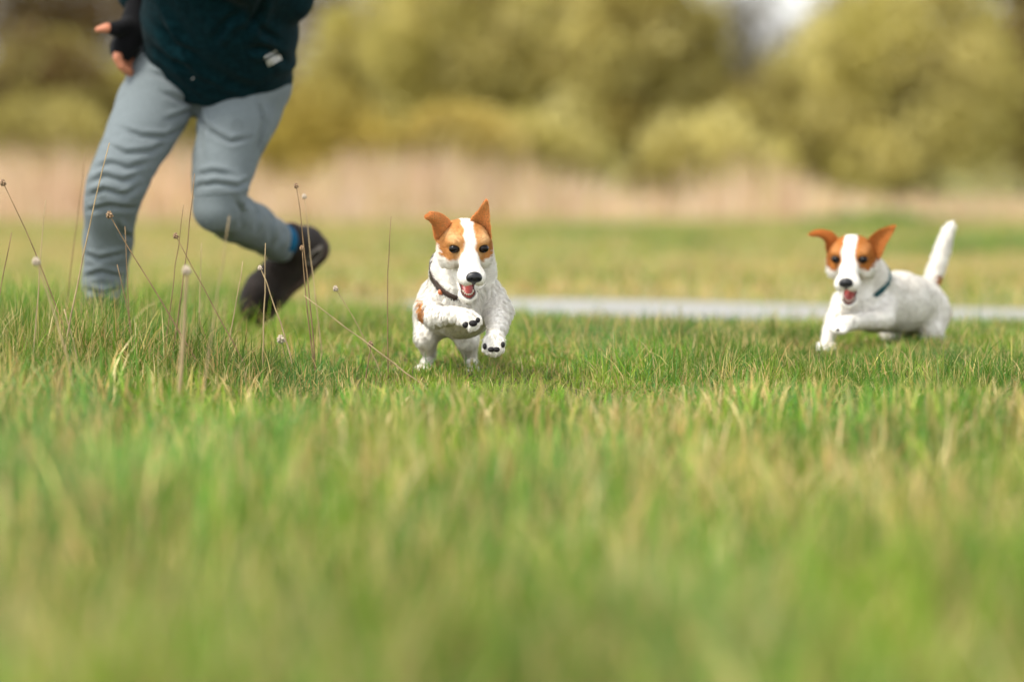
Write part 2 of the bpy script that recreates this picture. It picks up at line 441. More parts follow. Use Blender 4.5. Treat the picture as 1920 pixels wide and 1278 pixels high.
# main sward
x, y = scatter(240000, 2.5, 11.0, 1.35, 11)
on_path = np.abs(y - np.array([path_centre(v) for v in x])) < np.array([path_half(v) for v in x]) * (.86 + .22 * vnoise(np.stack([x * 7, y * 7, 0 * x], -1), 44))
on_path &= rng.uniform(size=len(x)) > .06
x, y = x[~on_path], y[~on_path]
r = np.random.default_rng(5)
tall = patch(x, y, 1.6, 21); fine = patch(x, y, 7, 22); dryp = patch(x, y, 2.6, 23)
left = sstep(-.15, -.80, x) * sstep(5.5, 7.0, y) * (1 - .5 * sstep(-.80, -.60, x) * sstep(7.0, 7.8, y) * sstep(-.30, -.40, x))
near = sstep(6.3, 4.8, y)
h = (.017 + .026 * sstep(.3, .75, tall) + .016 * fine) * (.7 + .6 * vnoise(np.stack([x * 30, y * 11, 0 * x + 4.4], -1), 96)) * r.uniform(.55, 1.35, len(x))
h *= 1 + 1.45 * left + 1.3 * near * sstep(.25, .7, tall)
h *= 1 - .30 * sstep(-.1, .4, x) * sstep(7.9, 9.2, y) * (1 - .6 * sstep(1.0, 1.3, x))
h += (r.uniform(size=len(x)) < .05) * r.uniform(.01, .040, len(x))
h *= 1 - .22 * sstep(.3, .6, x) * sstep(6.8, 7.2, y)
gr = .95 - .22 * sstep(.45, .72, dryp) - .12 * sstep(.55, .75, fine)
parts.append(blades(x, y, h, r.uniform(.0012, .0030, len(x)) * (1 + .5 * near), np.abs(r.normal(.35, .35, len(x))), gr, 1.0 + 0 * x, 31))
# flat dry thatch close to the soil
x, y = scatter(52000, 1.9, 10.4, 1.45, 12); r = np.random.default_rng(6)
parts.append(blades(x, y, r.uniform(.02, .05, len(x)), r.uniform(.0014, .003, len(x)), r.uniform(.9, 2.4, len(x)), .72 + 0 * x, 1.0 + 0 * x, 32))
# long arching blades standing clear of the rest
x, y = scatter(5200, 2.0, 9.6, 1.4, 13); r = np.random.default_rng(8)
keep = patch(x, y, 2.2, 25) > .42; x, y = x[keep], y[keep]
parts.append(blades(x, y, r.uniform(.045, .10, len(x)) * (1 + .5 * sstep(0, -1, x)), r.uniform(.0016, .0032, len(x)), np.abs(r.normal(.45, .45, len(x))), .72 + 0 * x, 1.0 + 0 * x, 33, 2.4))
x, y = scatter(20000, 1.9, 6.3, 1.4, 15); r = np.random.default_rng(18)
keep = fbm(np.stack([x * 6, y * 2.2, 0 * x], -1), 27, 2) + r.uniform(-.08, .08, len(x)) > .52; x, y = x[keep], y[keep]
parts.append(blades(x, y, r.uniform(.06, .15, len(x)), r.uniform(.002, .0042, len(x)), np.abs(r.normal(.35, .35, len(x))), .92 - .75 * sstep(.60, .75, vnoise(np.stack([x * 5, y * 1.3, 0 * x], -1), 28)), 1.1 + 0 * x, 35, 2.2))
r = np.random.default_rng(19); x = r.uniform(-1.45, -.56, 9500); y = r.uniform(6.2, 8.3, 9500)
keep = vnoise(np.stack([x * 7, y * 3, 0 * x], -1), 29) + r.uniform(-.2, .2, len(x)) + .25 * sstep(-.6, -.95, x) > .50; x, y = x[keep], y[keep]
parts.append(blades(x, y, r.uniform(.08, .175, len(x)) * (.70 + .30 * sstep(-.5, -.8, x)), r.uniform(.0014, .0028, len(x)), np.abs(r.normal(.3, .3, len(x))), .86 + 0 * x, .9 + 0 * x, 36, 2.2))
# pale stems standing out of the nearest grass
x, y = scatter(6000, 2.6, 6.3, 1.35, 16); r = np.random.default_rng(20)
parts.append(blades(x, y, r.uniform(.09, .20, len(x)), r.uniform(.0026, .0056, len(x)), np.abs(r.normal(.25, .3, len(x))), .72 + 0 * x, r.uniform(.8, 1.6, len(x)), 37, 2.2))
# thinner growth to either side of the frame
r = np.random.default_rng(23); y = r.uniform(2.0, 11.0, 30000); x = np.sign(r.uniform(-1, 1, 30000)) * (.18 * y + r.uniform(0, 1, 30000) ** 1.6 * 3.0)
keep = np.abs(y - np.array([path_centre(v) for v in x])) > np.array([path_half(v) for v in x]); x, y = x[keep], y[keep]
parts.append(blades(x, y, r.uniform(.03, .09, len(x)), r.uniform(.004, .009, len(x)), np.abs(r.normal(.5, .4, len(x))), .85 + 0 * x, 1 + 0 * x, 38))
nv = 0; Vs, Fs, Cs = [], [], []
for v, f, c in parts: Vs.append(v); Fs.append(f + nv); Cs.append(c); nv += len(v)
gme = np_mesh('meadow_grass', np.concatenate(Vs), np.concatenate(Fs), np.concatenate(Cs))
tag(obj('meadow_grass', gme, M['grass']), 'long spring grass with dry blades covering the near meadow', 'grass', kind='stuff')
# short grass on the far side of the path
x, y = scatter(66000, 12.2, 42, 1.8, 14); r = np.random.default_rng(9)
on_path = np.abs(y - np.array([path_centre(v) for v in x])) < np.array([path_half(v) for v in x]) * 1.02
x, y = x[~on_path], y[~on_path]
dp = patch(x, y, .5, 26)
v, f, c = blades(x, y, r.uniform(.03, .075, len(x)), r.uniform(.006, .014, len(x)), np.abs(r.normal(.6, .5, len(x))), .62 - .5 * sstep(.4, .7, dp), .92 + 0 * x, 34)
tag(obj('field_grass', np_mesh('field_grass', v, f, c), M['grass']), 'short yellowish grass of the field beyond the gravel path', 'grass', kind='stuff')

# ------------------------------------------------------------------ dry reeds at the far edge of the field
def reed_belt(n, y0, y1, seed):
    r = np.random.default_rng(seed)
    y = r.uniform(y0, y1, n); x = r.uniform(-1, 1, n) * .1333 * y * 1.9
    dens = patch(x, y, .22, 41); k = dens + r.uniform(-.18, .18, n) > .40; x, y = x[k], y[k]
    hh = (.10 + .80 * sstep(.36, .74, patch(x, y, .55, 42))) * r.uniform(.6, 1.15, len(x)) * (1 - .65 * sstep(2.6, 4.2, x))
    v, f, _ = blades(x, y, hh, r.uniform(.012, .03, len(x)), np.abs(r.normal(.12, .12, len(x))), 0 * x, 1 + 0 * x, seed + 1)
    pal = np.array([srgb(222, 192, 164), srgb(206, 172, 140), srgb(230, 206, 180), srgb(196, 160, 130), srgb(204, 188, 130)])
    c = np.repeat(pal[r.integers(0, 5, len(x))] * (r.uniform(.8, 1.15, len(x)) * (.72 + .5 * patch(x, y, .8, 43)))[:, None], 7, 0)
    return v, f, c
v, f, c = reed_belt(28000, 39, 52, 50)
tag(obj('reeds', np_mesh('reeds', v, f, c), M['reed']), 'belt of pale pinkish dry reeds along the field edge', 'reeds', kind='stuff')

# low green weeds at the field edge
def weed(px, d, rad, hgt, n, label, seed):
    r = np.random.default_rng(seed); x0 = (px - 960) / FPX * d
    a = r.uniform(0, 6.283, n); q = rad * np.sqrt(r.uniform(size=n)); x = x0 + q * np.cos(a) * 1.5; y = d + q * np.sin(a)
    v, f, _ = blades(x, y, hgt * r.uniform(.5, 1.1, n) * (1.1 - (q / rad) ** 2 * .7), r.uniform(.02, .045, n), np.abs(r.normal(.4, .3, n)), 1 + 0 * x, 1 + 0 * x, seed)
    c = np.repeat(np.array([srgb(112, 140, 56), srgb(134, 150, 66), srgb(100, 132, 70)])[r.integers(0, 3, n)] * r.uniform(.8, 1.1, n)[:, None], 7, 0)
    o = obj('weed_clump', np_mesh('weed_clump', v - np.array([x0, d, float(gz(x0, d))]), f, c), M['grass'], loc=(x0, d, float(gz(x0, d))))
    tag(o, label, 'plant', 'low green weeds at the field edge', 'stuff')
weed(1275, 27, .25, .10, 400, 'small round clump of bright green weeds alone in the open field', 61)
weed(1880, 25, .55, .13, 900, 'wide dark green weed patch beneath the yellow willow', 62)
weed(1650, 36, .5, .20, 700, 'leafy green weed clump near the bushiest willow', 63)
weed(1090, 32, .5, .10, 900, 'faint low green weed patch in front of the reeds', 64)

# ------------------------------------------------------------------ trees and bushes
def tree(name, label, px, d, width, height, base, stems, pal, seed, nl=11000, leaf=.085, clumps=64, dens=1.0, group='trees and bushes along the field', cat='tree', bark='bark', shape=1.0):
    r = np.random.default_rng(seed); x0 = (px - 960) / FPX * d; z0 = float(gz(x0, d))
    root = empty(name, (x0, d, z0)); tag(root, label, cat, group)
    rx = width / 2; cz = base + (height - base) * .52; rz = (height - base) * .52
    # clump centres: biased to the outside of an uneven crown
    C = []
    while len(C) < clumps:
        v = nrm(r.normal(size=3)); q = r.uniform(.25, 1) ** .5
        wob = .78 + .45 * float(vnoise(np.array([v * 1.7 + seed]), seed)[0])
        p = v * q * wob * np.array([rx, rx * .8, rz]); p[2] += cz
        if shape != 1.0: p[0] *= 1 - (1 - shape) * np.clip((p[2] - base) / (height - base), 0, 1)
        if p[2] > base * .5: C.append(p)
    C = np.array(C); sz = rx * r.uniform(.16, .36, clumps) * (30 / clumps) ** .25
    tp = []
    for s in range(stems):
        a = 2 * math.pi * s / stems + r.uniform(-.5, .5); bx = np.array([math.cos(a), math.sin(a), 0]) * (.06 * width if stems > 1 else 0)
        top = np.array([math.cos(a) * rx * .35, math.sin(a) * rx * .3, height * .72]) if stems > 1 else np.array([r.normal() * .15, r.normal() * .15, height * .85])
        t = np.linspace(0, 1, 7)[:, None]; pts = bx + (top - bx) * t + np.array([0, 0, 1.]) * 0 + r.normal(size=(7, 3)) * .03 * width * t * (1 - t) * 2
        pts[0, 2] = -.1
        tp.append(tube(pts, np.linspace(.028, .006, 7) * height * (.7 if stems > 1 else 1), 7))
    tips = []
    mine = [(i % stems) for i in range(clumps)]
    for i in range(clumps):
        stv = tp[mine[i]][0]; k = int(np.clip((C[i][2] * .62) / (height * .8) * 6, 1, 5)); o = stv[k * 7:k * 7 + 7].mean(0)
        mid = (o + C[i]) / 2 + r.normal(size=3) * .05 * width + np.array([0, 0, .03 * height])
        tips.append(tube([o, mid, C[i], C[i] + (C[i] - mid) * .4], np.array([.009, .006, .003, .001]) * height * .7, 4))
    Vt, Ft = merge(tp + tips)
    obj('trunk', py_mesh('trunk', Vt, Ft), M[bark], root)
    nl = int(nl * dens); ci = r.integers(0, clumps, nl)
    o = r.normal(size=(nl, 3)); o *= (r.uniform(.2, 1, nl) ** .5 / np.linalg.norm(o, axis=1))[:, None]
    p = C[ci] + o * sz[ci][:, None] * np.array([1.1, 1.1, 1.05]) * 2.0
    p[:, 2] = np.maximum(p[:, 2], .03)
    nn = r.normal(size=(nl, 3)); nn /= np.linalg.norm(nn, axis=1)[:, None]
    u = np.cross(nn, r.normal(size=(nl, 3))); u /= np.linalg.norm(u, axis=1)[:, None]; v = np.cross(nn, u)
    ls = leaf * r.uniform(.6, 1.3, nl)[:, None]
    V = np.stack([p - u * ls, p + v * ls * .45, p + u * ls, p - v * ls * .45], 1).reshape(-1, 3)
    F = np.arange(nl * 4).reshape(-1, 4)
    pal = np.array([srgb(*q) for q in pal])
    cc = pal[r.integers(0, len(pal), clumps)][ci] * (r.uniform(.74, 1.18, clumps)[ci] * r.uniform(.8, 1.2, nl))[:, None]
    obj('crown', np_mesh('crown', V, F, np.repeat(cc, 4, 0), smooth=False), M['leaf'], root)
    return root
YEL = [(192, 180, 104), (206, 194, 120), (178, 168, 90), (214, 202, 132)]
OLI = [(172, 160, 90), (158, 146, 78), (184, 172, 104), (146, 130, 70)]
BRN = [(118, 96, 56), (104, 82, 46), (130, 112, 64), (92, 74, 44)]
# px, depth, width, height
tree('willow_bush', 'full yellow-green willow bush with a dark base at the field edge', 1715, 60, 2.9, 3.7, .15, 4, YEL, 101, 15000)
tree('willow_bush', 'low olive bush filling the dip between two taller willows', 1440, 61, 2.0, 1.75, .1, 3, OLI, 102, 9000)
tree('willow_bush', 'tall broad olive willow bush rising behind the pale reeds', 1215, 62, 2.6, 3.9, .5, 4, YEL + OLI, 103, 15000)
tree('willow_bush', 'bright yellow willow bush towering over a small round shrub', 860, 64, 2.6, 4.1, .9, 4, YEL, 104, 14000)
tree('round_shrub', 'small round yellow-green shrub standing among the dry reeds', 850, 53, 1.55, 1.3, .1, 3, [(190, 170, 92), (178, 158, 78), (198, 180, 108)], 105, 8000, cat='shrub')
tree('willow_bush', 'thin yellowish bush at the edge of the path side reeds', 1560, 72, 2.6, 2.9, .3, 3, OLI + YEL, 106, 10000)
tree('willow_bush', 'yellow-olive willow bush next to dark bare trunks', 110, 62, 2.2, 2.5, .2, 4, OLI + BRN, 107, 13000)
tree('round_shrub', 'wide low yellow shrub behind the runner\'s lifted leg', 560, 56, 2.1, 1.5, .1, 3, [(188, 166, 82), (170, 152, 70)], 108, 8000, cat='shrub')
tree('willow_bush', 'olive bush mostly hidden behind the runner', 330, 64, 2.2, 2.6, .2, 3, OLI, 109, 9000)
tree('willow_bush', 'dull olive bush between the two tallest yellow willows', 1040, 70, 2.2, 3.6, .4, 3, OLI + YEL, 110, 12000)
tree('bare_tree', 'brown bushy tree with few leaves behind the full willow', 1900, 84, 4.2, 7.0, .6, 1, BRN, 111, 12000, bark='barebark')
tree('bare_tree', 'dark brown twiggy tree over the yellow-olive willow', 40, 80, 3.6, 7.0, 1.0, 1, BRN, 112, 11000, bark='barebark')
tree('bare_tree', 'brown twiggy tree behind the runner\'s torso', 250, 86, 3.6, 7.2, 1.2, 1, BRN + OLI[:1], 113, 10000, bark='barebark')
tree('bare_tree', 'grey-brown see-through tree beside the bright yellow willow', 640, 92, 3.2, 5.0, .6, 1, BRN, 114, 6500, bark='barebark')
tree('bare_tree', 'thin bare grey tree in the sky gap between willows', 1400, 105, 3.6, 4.9, .8, 1, [(120, 112, 92), (104, 96, 78)], 115, 4200, bark='barebark')
tree('bare_tree', 'dark twiggy tree closing the gap right behind the thin bush', 1610, 100, 3.2, 4.4, .8, 1, OLI, 116, 8000, bark='barebark')
tree('bare_tree', 'distant brown tree behind the tall broad olive willow', 1130, 98, 4.4, 6.8, 1.0, 1, OLI + BRN, 117, 9000, bark='barebark')
tree('bare_tree', 'distant olive tree behind the bright yellow willow', 850, 99, 4.0, 7.0, 1.0, 1, OLI, 118, 9000, bark='barebark')
tree('round_shrub', 'low olive shrub spreading into the reeds below the tall broad willow', 1330, 50, 1.9, 1.0, .05, 3, OLI + YEL, 119, 7000, cat='shrub')
tree('round_shrub', 'pale yellow low shrub in the reeds between two taller willows', 1010, 55, 1.8, 1.25, .05, 3, YEL, 120, 7000, cat='shrub')
tree('round_shrub', 'dusty olive low shrub among the reeds behind the straight leg', 60, 54, 2.0, 1.2, .05, 3, OLI, 121, 7000, cat='shrub')
tree('willow_bush', 'pale loose willow joining the towering bush to the grey tree', 720, 74, 2.6, 3.6, .3, 3, YEL + OLI, 122, 10000)
tree('willow_bush', 'dark olive bush leaning out beyond the full willow', 1930, 66, 2.2, 3.0, .2, 3, OLI + BRN, 123, 9000)
# far wood that closes the horizon
r = np.random.default_rng(77); n = 42000
x = r.uniform(-46, 46, n); yy = r.uniform(128, 150, n); top = 1.4 + 1.8 * fbm(np.stack([x * .25, 0 * x, 0 * x], -1), 78, 3)
z = r.uniform(0, 1, n) ** 1.2 * top - 1.56
p = np.stack([x, yy, z], -1); nn = r.normal(size=(n, 3)); u = np.cross(nn, r.normal(size=(n, 3))); u /= np.linalg.norm(u, axis=1)[:, None]; v = np.cross(nn, u); v /= np.linalg.norm(v, axis=1)[:, None]
V = np.stack([p - u * .22, p + v * .12, p + u * .22, p - v * .12], 1).reshape(-1, 3)
pal = np.array([srgb(*q) for q in BRN + OLI]); cc = np.repeat(pal[r.integers(0, 8, n)] * r.uniform(.8, 1.2, n)[:, None], 4, 0)
tag(obj('far_wood', np_mesh('far_wood', V, np.arange(n * 4).reshape(-1, 4), cc, smooth=False), M['leaf']), 'far-off brownish wood closing the view behind all the bushes', 'wood', kind='stuff')

# ------------------------------------------------------------------ dry stalks with seed heads
SEEDV = merge([blob((0, 0, 0), .0042, nu=8, nv=6)] + [blob(nrm(np.random.default_rng(i).normal(size=3)) * .0042, .0019, nu=6, nv=4) for i in range(22)])
seed_me = {}
def stalk(tip, low, d, head=0, thick=.0011, bow=.0, pale=False, lean=0.0):
    (tx, ty), (lx, ly) = tip, low
    gy = YH + CAMH * FPX / d
    bx = lx + (lx - tx) * (gy - ly) / max(1, (ly - ty))
    bx = np.clip(bx, lx - 160, lx + 160)
    B = P(bx, gy, d); B[2] = float(gz(B[0], B[1])) - .01; T_ = P(tx, ty, d + lean)
    t = np.linspace(0, 1, 10)[:, None]; side = np.array([1, .3, 0]) * bow
    pts = B + (T_ - B) * t + side * (t * (1 - t)) * 4 + rng.normal(size=(10, 3)) * .0006
    V, F = tube(pts - B, np.linspace(thick * 1.5, thick * .8, 10), 5)
    root = obj('dry_stalk', py_mesh('dry_stalk', V, F), M['stalkpale' if pale else 'stalk'], loc=tuple(B))
    if head:
        key = (head, pale)
        if key not in seed_me: seed_me[key] = py_mesh('seed_head', SEEDV[0] * head, SEEDV[1]); seed_me[key].materials.append(M['seedpale' if pale else 'seed'])
        obj('seed_head', seed_me[key], None, root, tuple(pts[-1] - B))
    return root
STALKS = [  # tip, lower point, depth, head, thickness, bow, pale, label
    ((6, 343), (60, 480), 6.85, 1.1, .0011, .01, 0, 'brown stalk with a small dark seed head leaning over taller grass'),
    ((205, 403), (318, 585), 6.8, 1.25, .0012, .0, 0, 'leaning stalk with a pale knobbly seed head before the straight leg'),
    ((330, 443), (440, 640), 6.8, 1.0, .0010, .0, 0, 'leaning stalk with a small brown bud before the gap of the legs'),
    ((350, 507), (332, 800), 5.9, 1.4, .0030, .0, 1, 'thick pale blurred stalk with a brown round head'),
    ((566, 465), (590, 660), 6.9, .9, .0011, -.004, 0, 'brown stalk with a tiny bud before the lifted shoe'),
    ((556, 348), (572, 500), 6.95, .9, .0011, .002, 0, 'tallest upright stalk with a pale tip before the lifted shoe'),
    ((570, 368), (598, 610), 7.2, .9, .0009, .0, 1, 'faint pale stalk with a dark bud by the shoe heel'),
    ((488, 503), (548, 690), 6.8, .85, .0012, .006, 1, 'curved pale stalk with a small bud before the shoe toe'),
    ((630, 541), (690, 650), 7.0, 1.0, .0008, .004, 1, 'short stalk with a white fluffy head between shoe and dog'),
    ((68, 490), (110, 640), 6.1, 1.3, .0014, .008, 1, 'blurred pale stalk with a round grey head in taller grass'),
    ((527, 637), (540, 690), 7.0, 1.5, .0008, .0, 1, 'low fluffy white seed head in the grass below the shoe'),
    ((238, 648), (270, 690), 6.8, 1.0, .0009, .004, 0, 'low bent stalk with a round head in the grass'),
    ((497, 455), (493, 640), 6.85, 0, .0011, .001, 1, 'upright headless straw stem before the shoe'),
    ((365, 325), (328, 610), 6.9, 0, .0010, .003, 0, 'tall dark headless stem between the two legs'),
    ((343, 385), (316, 600), 6.95, 0, .0009, .0, 0, 'dark thin stem leaning beside a taller one between the legs'),
    ((733, 405), (730, 590), 6.9, 0, .0009, -.003, 0, 'lone thin upright stem beside the white puppy'),
    ((570, 555), (760, 690), 6.75, 0, .0010, .0, 1, 'straw stem lying aslant between shoe and puppy'),
    ((205, 268), (152, 520), 6.7, 0, .0012, -.006, 1, 'long pale stem slanting across the straight trouser leg'),
    ((22, 435), (2, 530), 6.9, 0, .0011, .0, 0, 'short dark stem beside the leaning brown stalk'),
    ((234, 425), (242, 610), 7.0, 0, .0009, .0, 0, 'thin brown stem in front of the trouser cuff'),
    ((220, 495), (246, 610), 6.9, 0, .0009, .0, 0, 'short dark stem leaning at the trouser cuff'),
    ((455, 490), (430, 620), 6.9, 0, .0009, .002, 1, 'straw stem leaning towards the shoe'),
    ((120, 580), (150, 700), 6.7, 0, .0014, .004, 1, 'pale bent straw in front of the planted foot'),
    ((430, 405), (400, 600), 5.9, 0, .0009, .0, 1, 'blurred translucent straw before the bent knee'),
    ((85, 375), (70, 560), 6.5, 0, .0009, .0, 1, 'pale straw rising from the tall grass beside the leg'),
    ((695, 645), (688, 690), 6.8, 1.0, .0010, .0, 0, 'short brown curled weed tip beside the puppy'),
    ((160, 290), (128, 540), 7.4, 0, .0008, .0, 0, 'faint thin stem rising beside the straight leg'),
    ((378, 455), (372, 640), 7.1, 0, .0008, .0, 1, 'faint straw between the two trouser legs'),
]
for tip, low, d, hd, th, bw, pl, lab in STALKS:
    tag(stalk(tip, low, d, hd, th, bw, bool(pl)), lab, 'stalk', 'dry stalks standing in the grass')

# ------------------------------------------------------------------ dogs
def rot_head(yaw, pitch, roll):
    """columns: right (image right), up, forward; neutral forward = towards the camera (-Y)"""
    B = Matrix(((1, 0, 0), (0, 0, -1), (0, 1, 0)))
    Rm = Matrix.Rotation(yaw, 3, 'Z') @ Matrix.Rotation(pitch, 3, 'X') @ Matrix.Rotation(roll, 3, 'Y')
    return np.array(Rm @ B)

def ear_mesh(rows, R, o, hs):
    """rows: (centre xyz, half width, width direction xyz, cup) in head space -> closed thin cupped sheet"""
    nu = 9; top, bot = [], []
    # refine rows by Catmull-Rom style interpolation
    A = np.array([np.concatenate([c, [hw], wd, [cup]]) for c, hw, wd, cup in rows]); n0 = len(A); B = []
    for t in np.linspace(0, n0 - 1, 14):
        i = min(int(t), n0 - 2); f = t - i; p0, p1, p2, p3 = A[max(i - 1, 0)], A[i], A[i + 1], A[min(i + 2, n0 - 1)]
        B.append(.5 * (2 * p1 + (p2 - p0) * f + (2 * p0 - 5 * p1 + 4 * p2 - p3) * f * f + (3 * p1 - p0 - 3 * p2 + p3) * f ** 3))
    B = np.array(B); T = np.gradient(B[:, :3], axis=0)
    for q, tg in zip(B, T):
        c, hw, wd, cup = q[:3], max(q[3] * .90, .0012), nrm(q[4:7]), q[7]; nrmv = nrm(np.cross(wd, tg))
        if nrmv[2] < 0: nrmv = -nrmv
        th = .0022
        for j in range(nu):
            s = -1 + 2 * j / (nu - 1); e = th * math.sqrt(max(0, 1 - s * s)) + .0004
            base = c + wd * hw * s + nrmv * cup * hw * (s * s - .5)
            top.append(base + nrmv * e); bot.append(base - nrmv * e)
    m = len(B); V = np.array(top + bot); K = m * nu; F = []
    for i in range(m - 1):
        for j in range(nu - 1):
            a = i * nu + j; F.append((a, a + 1, a + nu + 1, a + nu)); F.append((K + a, K + a + nu, K + a + nu + 1, K + a + 1))
        for a, s in ((i * nu, 1), (i * nu + nu - 1, -1)):
            q = (a, a + nu, K + a + nu, K + a); F.append(q if s > 0 else q[::-1])
    a = (m - 1) * nu
    for j in range(nu - 1): F.append((a + j, a + j + 1, K + a + j + 1, K + a + j))
    inner = np.concatenate([np.ones(K), np.zeros(K)])
    return (V * hs) @ R.T + o, F, inner

def make_dog(cfg):
    d0 = cfg['d']; ox = cfg['ox']
    W = lambda q: P(q[0], q[1], d0 + q[2])
    g0 = W((ox, YH + CAMH * FPX / d0, 0)); g0[2] = float(gz(g0[0], g0[1]))
    root = empty(cfg['name'], g0); tag(root, cfg['label'], 'dog', 'puppies running over the meadow')
    R = rot_head(*cfg['head_rot']); o = W(cfg['head']); hs = cfg['hs']
    H = lambda x, y, f: o + R @ (np.array([x, y, f]) * hs)
    S = SDF()
    for pts, k in cfg['chains']: S.chain([(W(p[:3]), p[3]) for p in pts], k)
    for c, r_, k in cfg['ells']: S.ell(W(c), r_, None, k)
    for paw in cfg['paws']:          # paw: (centre, direction to the toes, up) + four toes
        c = W(paw[0]); f = nrm(paw[1]); u = nrm(np.array(paw[2]) - f * (np.array(paw[2]) @ f)); s = np.cross(f, u)
        for k, (a, ln) in enumerate(((-1.5, .013), (-.5, .018), (.5, .018), (1.5, .013))):
            b_ = c + s * a * .0080
            S.rc(b_ - f * .004, b_ + f * ln * .95 - u * .003, .0082, .0070, .005)
    # head
    MC, MR, ma = np.array([0, -.0640, .0600]), np.array([.0170, .0150, .0370]), math.radians(19)
    RL = np.array([[1, 0, 0], [0, math.cos(ma), -math.sin(ma)], [0, math.sin(ma), math.cos(ma)]])   # columns: right, up, along the mouth
    Rj = R @ RL; up = Rj[:, 1]
    S.ell(H(0, -.002, -.008), np.array([.0455, .0375, .049]) * hs, R, .012)
    for sx in (-1, 1):
        S.ell(H(sx * .0220, .009, .027), np.array([.0165, .0125, .0155]) * hs, R, .012)
        S.ell(H(sx * .0290, -.025, .008), np.array([.0175, .023, .027]) * hs, R, .014)
        S.ell(H(sx * .0125, -.0390, .076), np.array([.0130, .0140, .0235]) * hs, R, .008)    # flews
    S.rc(H(0, -.013, .024), H(0, -.0315, .0905), .0225 * hs, .0125 * hs, .012)
    S.rc(H(0, -.054, .008), H(0, -.0855, .0600), .021 * hs, .0105 * hs, .005)                # lower jaw
    S.rc(H(-.0075, -.0825, .054), H(.0075, -.0825, .054), .0105 * hs, .0105 * hs, .005)
    S.ell(H(*MC), MR * hs, Rj, .004, 's')                                                    # mouth opening
    for sx in (-1, 1): S.ell(H(sx * .0275, .000, .0445), np.array([.0086, .0064, .0070]) * hs, R, .005, 's')
    V, Q = S.mesh(.0023)
    V = relax(V, Q, 1, .4); N = vnormals(V, Q)
    def head_local(X): return ((X - o) @ R) / hs
    def colour(X):
        L = head_local(X); x, y, f = L[:, 0], L[:, 1], L[:, 2]
        wob = (fbm(X * 90, 5, 2) - .5)
        white = np.array([.90, .855, .775]); brown = np.array(cfg['brown']); tan = np.array(cfg['tan'])
        c = np.tile(white, (len(X), 1)) * (1 - .07 * fbm(X * 35, 9, 2))[:, None]
        inhead = sstep(-.075, -.06, f) * sstep(.10, .085, np.abs(x)) * sstep(.10, .09, np.abs(y)) * sstep(-.06, -.045, y + .35 * f + .03)
        bw = cfg['blaze'] + np.maximum(0, -y - .001) * .55 + np.maximum(0, f - .052) * 1.2
        m = sstep(bw - .002, bw + .003, np.abs(x - cfg['blaze_x'] * np.clip(y / .04, 0, 1)) + wob * .008)
        lowlim = -.024 + .022 * sstep(.036, .052, np.abs(x)) * (f > 0) + wob * .02
        m *= sstep(lowlim - .004, lowlim + .004, y) * sstep(.066, .056, f) * sstep(-.052, -.03, f) * inhead
        sp = np.exp(-(((np.abs(x) - .027) / .012) ** 2 + ((y - .018) / .007) ** 2)) + .8 * np.exp(-(((np.abs(x) - .020) / .008) ** 2 + ((y + .006) / .012) ** 2))
        bc = brown[None] * (1 - .0 * sp[:, None]) + (tan - brown)[None] * np.clip(sp, 0, .85)[:, None]
        c = c + (bc - c) * m[:, None]
        for pc, pr, s in cfg['patches']:
            q = np.linalg.norm((X - W(pc)) / np.array(pr), axis=1) + wob * .5
            c = c + (brown - c) * (s * sstep(1.08, .92, q))[:, None]
        # eye rims, lips, mouth lining
        for sx in (-1, 1):
            e = np.linalg.norm((L - np.array([sx * .0275, .000, .0420])) / np.array([.0108, .0084, .014]), axis=1)
            c = c + (np.array([.012, .008, .006]) - c) * sstep(1.03, .88, e)[:, None]
        mo = np.linalg.norm(((L - MC) @ RL) / MR, axis=1)
        lip = sstep(1.22, 1.12, mo) * (f > .02); c = c + (np.array([.022, .012, .011]) - c) * (lip * .93)[:, None]
        c = c + (np.array([.20, .030, .024]) - c) * (sstep(1.06, 1.0, mo) * (f > .0))[:, None]
        return c
    col = colour(V)
    body = obj('body', np_mesh('dog_body', V - g0, Q, col), M['hide'], root)
    # ---- fur strands
    r = np.random.default_rng(cfg['seed']); ns = cfg['strands']
    fa = np.linalg.norm(np.cross(V[Q[:, 2]] - V[Q[:, 0]], V[Q[:, 3]] - V[Q[:, 1]]), axis=1)
    fi = r.choice(len(Q), ns, p=fa / fa.sum()); a, b_ = r.uniform(size=(2, ns))
    X = (V[Q[fi, 0]] * ((1 - a) * (1 - b_))[:, None] + V[Q[fi, 1]] * (a * (1 - b_))[:, None] + V[Q[fi, 2]] * (a * b_)[:, None] + V[Q[fi, 3]] * ((1 - a) * b_)[:, None])
    Nn = N[Q[fi, 0]]; L = head_local(X)
    onhead = (np.abs(L[:, 0]) < .07) & (np.abs(L[:, 1]) < .085) & (L[:, 2] > -.045)
    keep = np.ones(ns, bool)
    for sx in (-1, 1): keep &= np.linalg.norm((L - np.array([sx * .0275, .000, .0420])) / np.array([1.2, .95, 1.2]), axis=1) > .0105
    keep &= np.linalg.norm(L - np.array([0, -.033, .100]), axis=1) > .0145
    keep &= np.linalg.norm(((L - MC) @ RL) / MR, axis=1) > 1.22
    for pd in cfg['pads']: keep &= np.linalg.norm(X - W(pd[0]), axis=1) > pd[1] * 1.3
    keep &= X[:, 2] > .004
    X, Nn, L, onhead = X[keep], Nn[keep], L[keep], onhead[keep]; ns = len(X)
    gdir = np.where(onhead[:, None], (R @ np.array([0, .15, -1.0]))[None] + R[:, 0][None] * np.sign(L[:, :1]) * .5, np.array(cfg['groom'])[None])
    tg = gdir - Nn * (gdir * Nn).sum(1)[:, None]; tg /= np.maximum(1e-6, np.linalg.norm(tg, axis=1))[:, None]
    swirl = (fbm(X * 28, 13, 2) - .5)[:, None] * 2.2; sd_ = np.cross(Nn, tg)
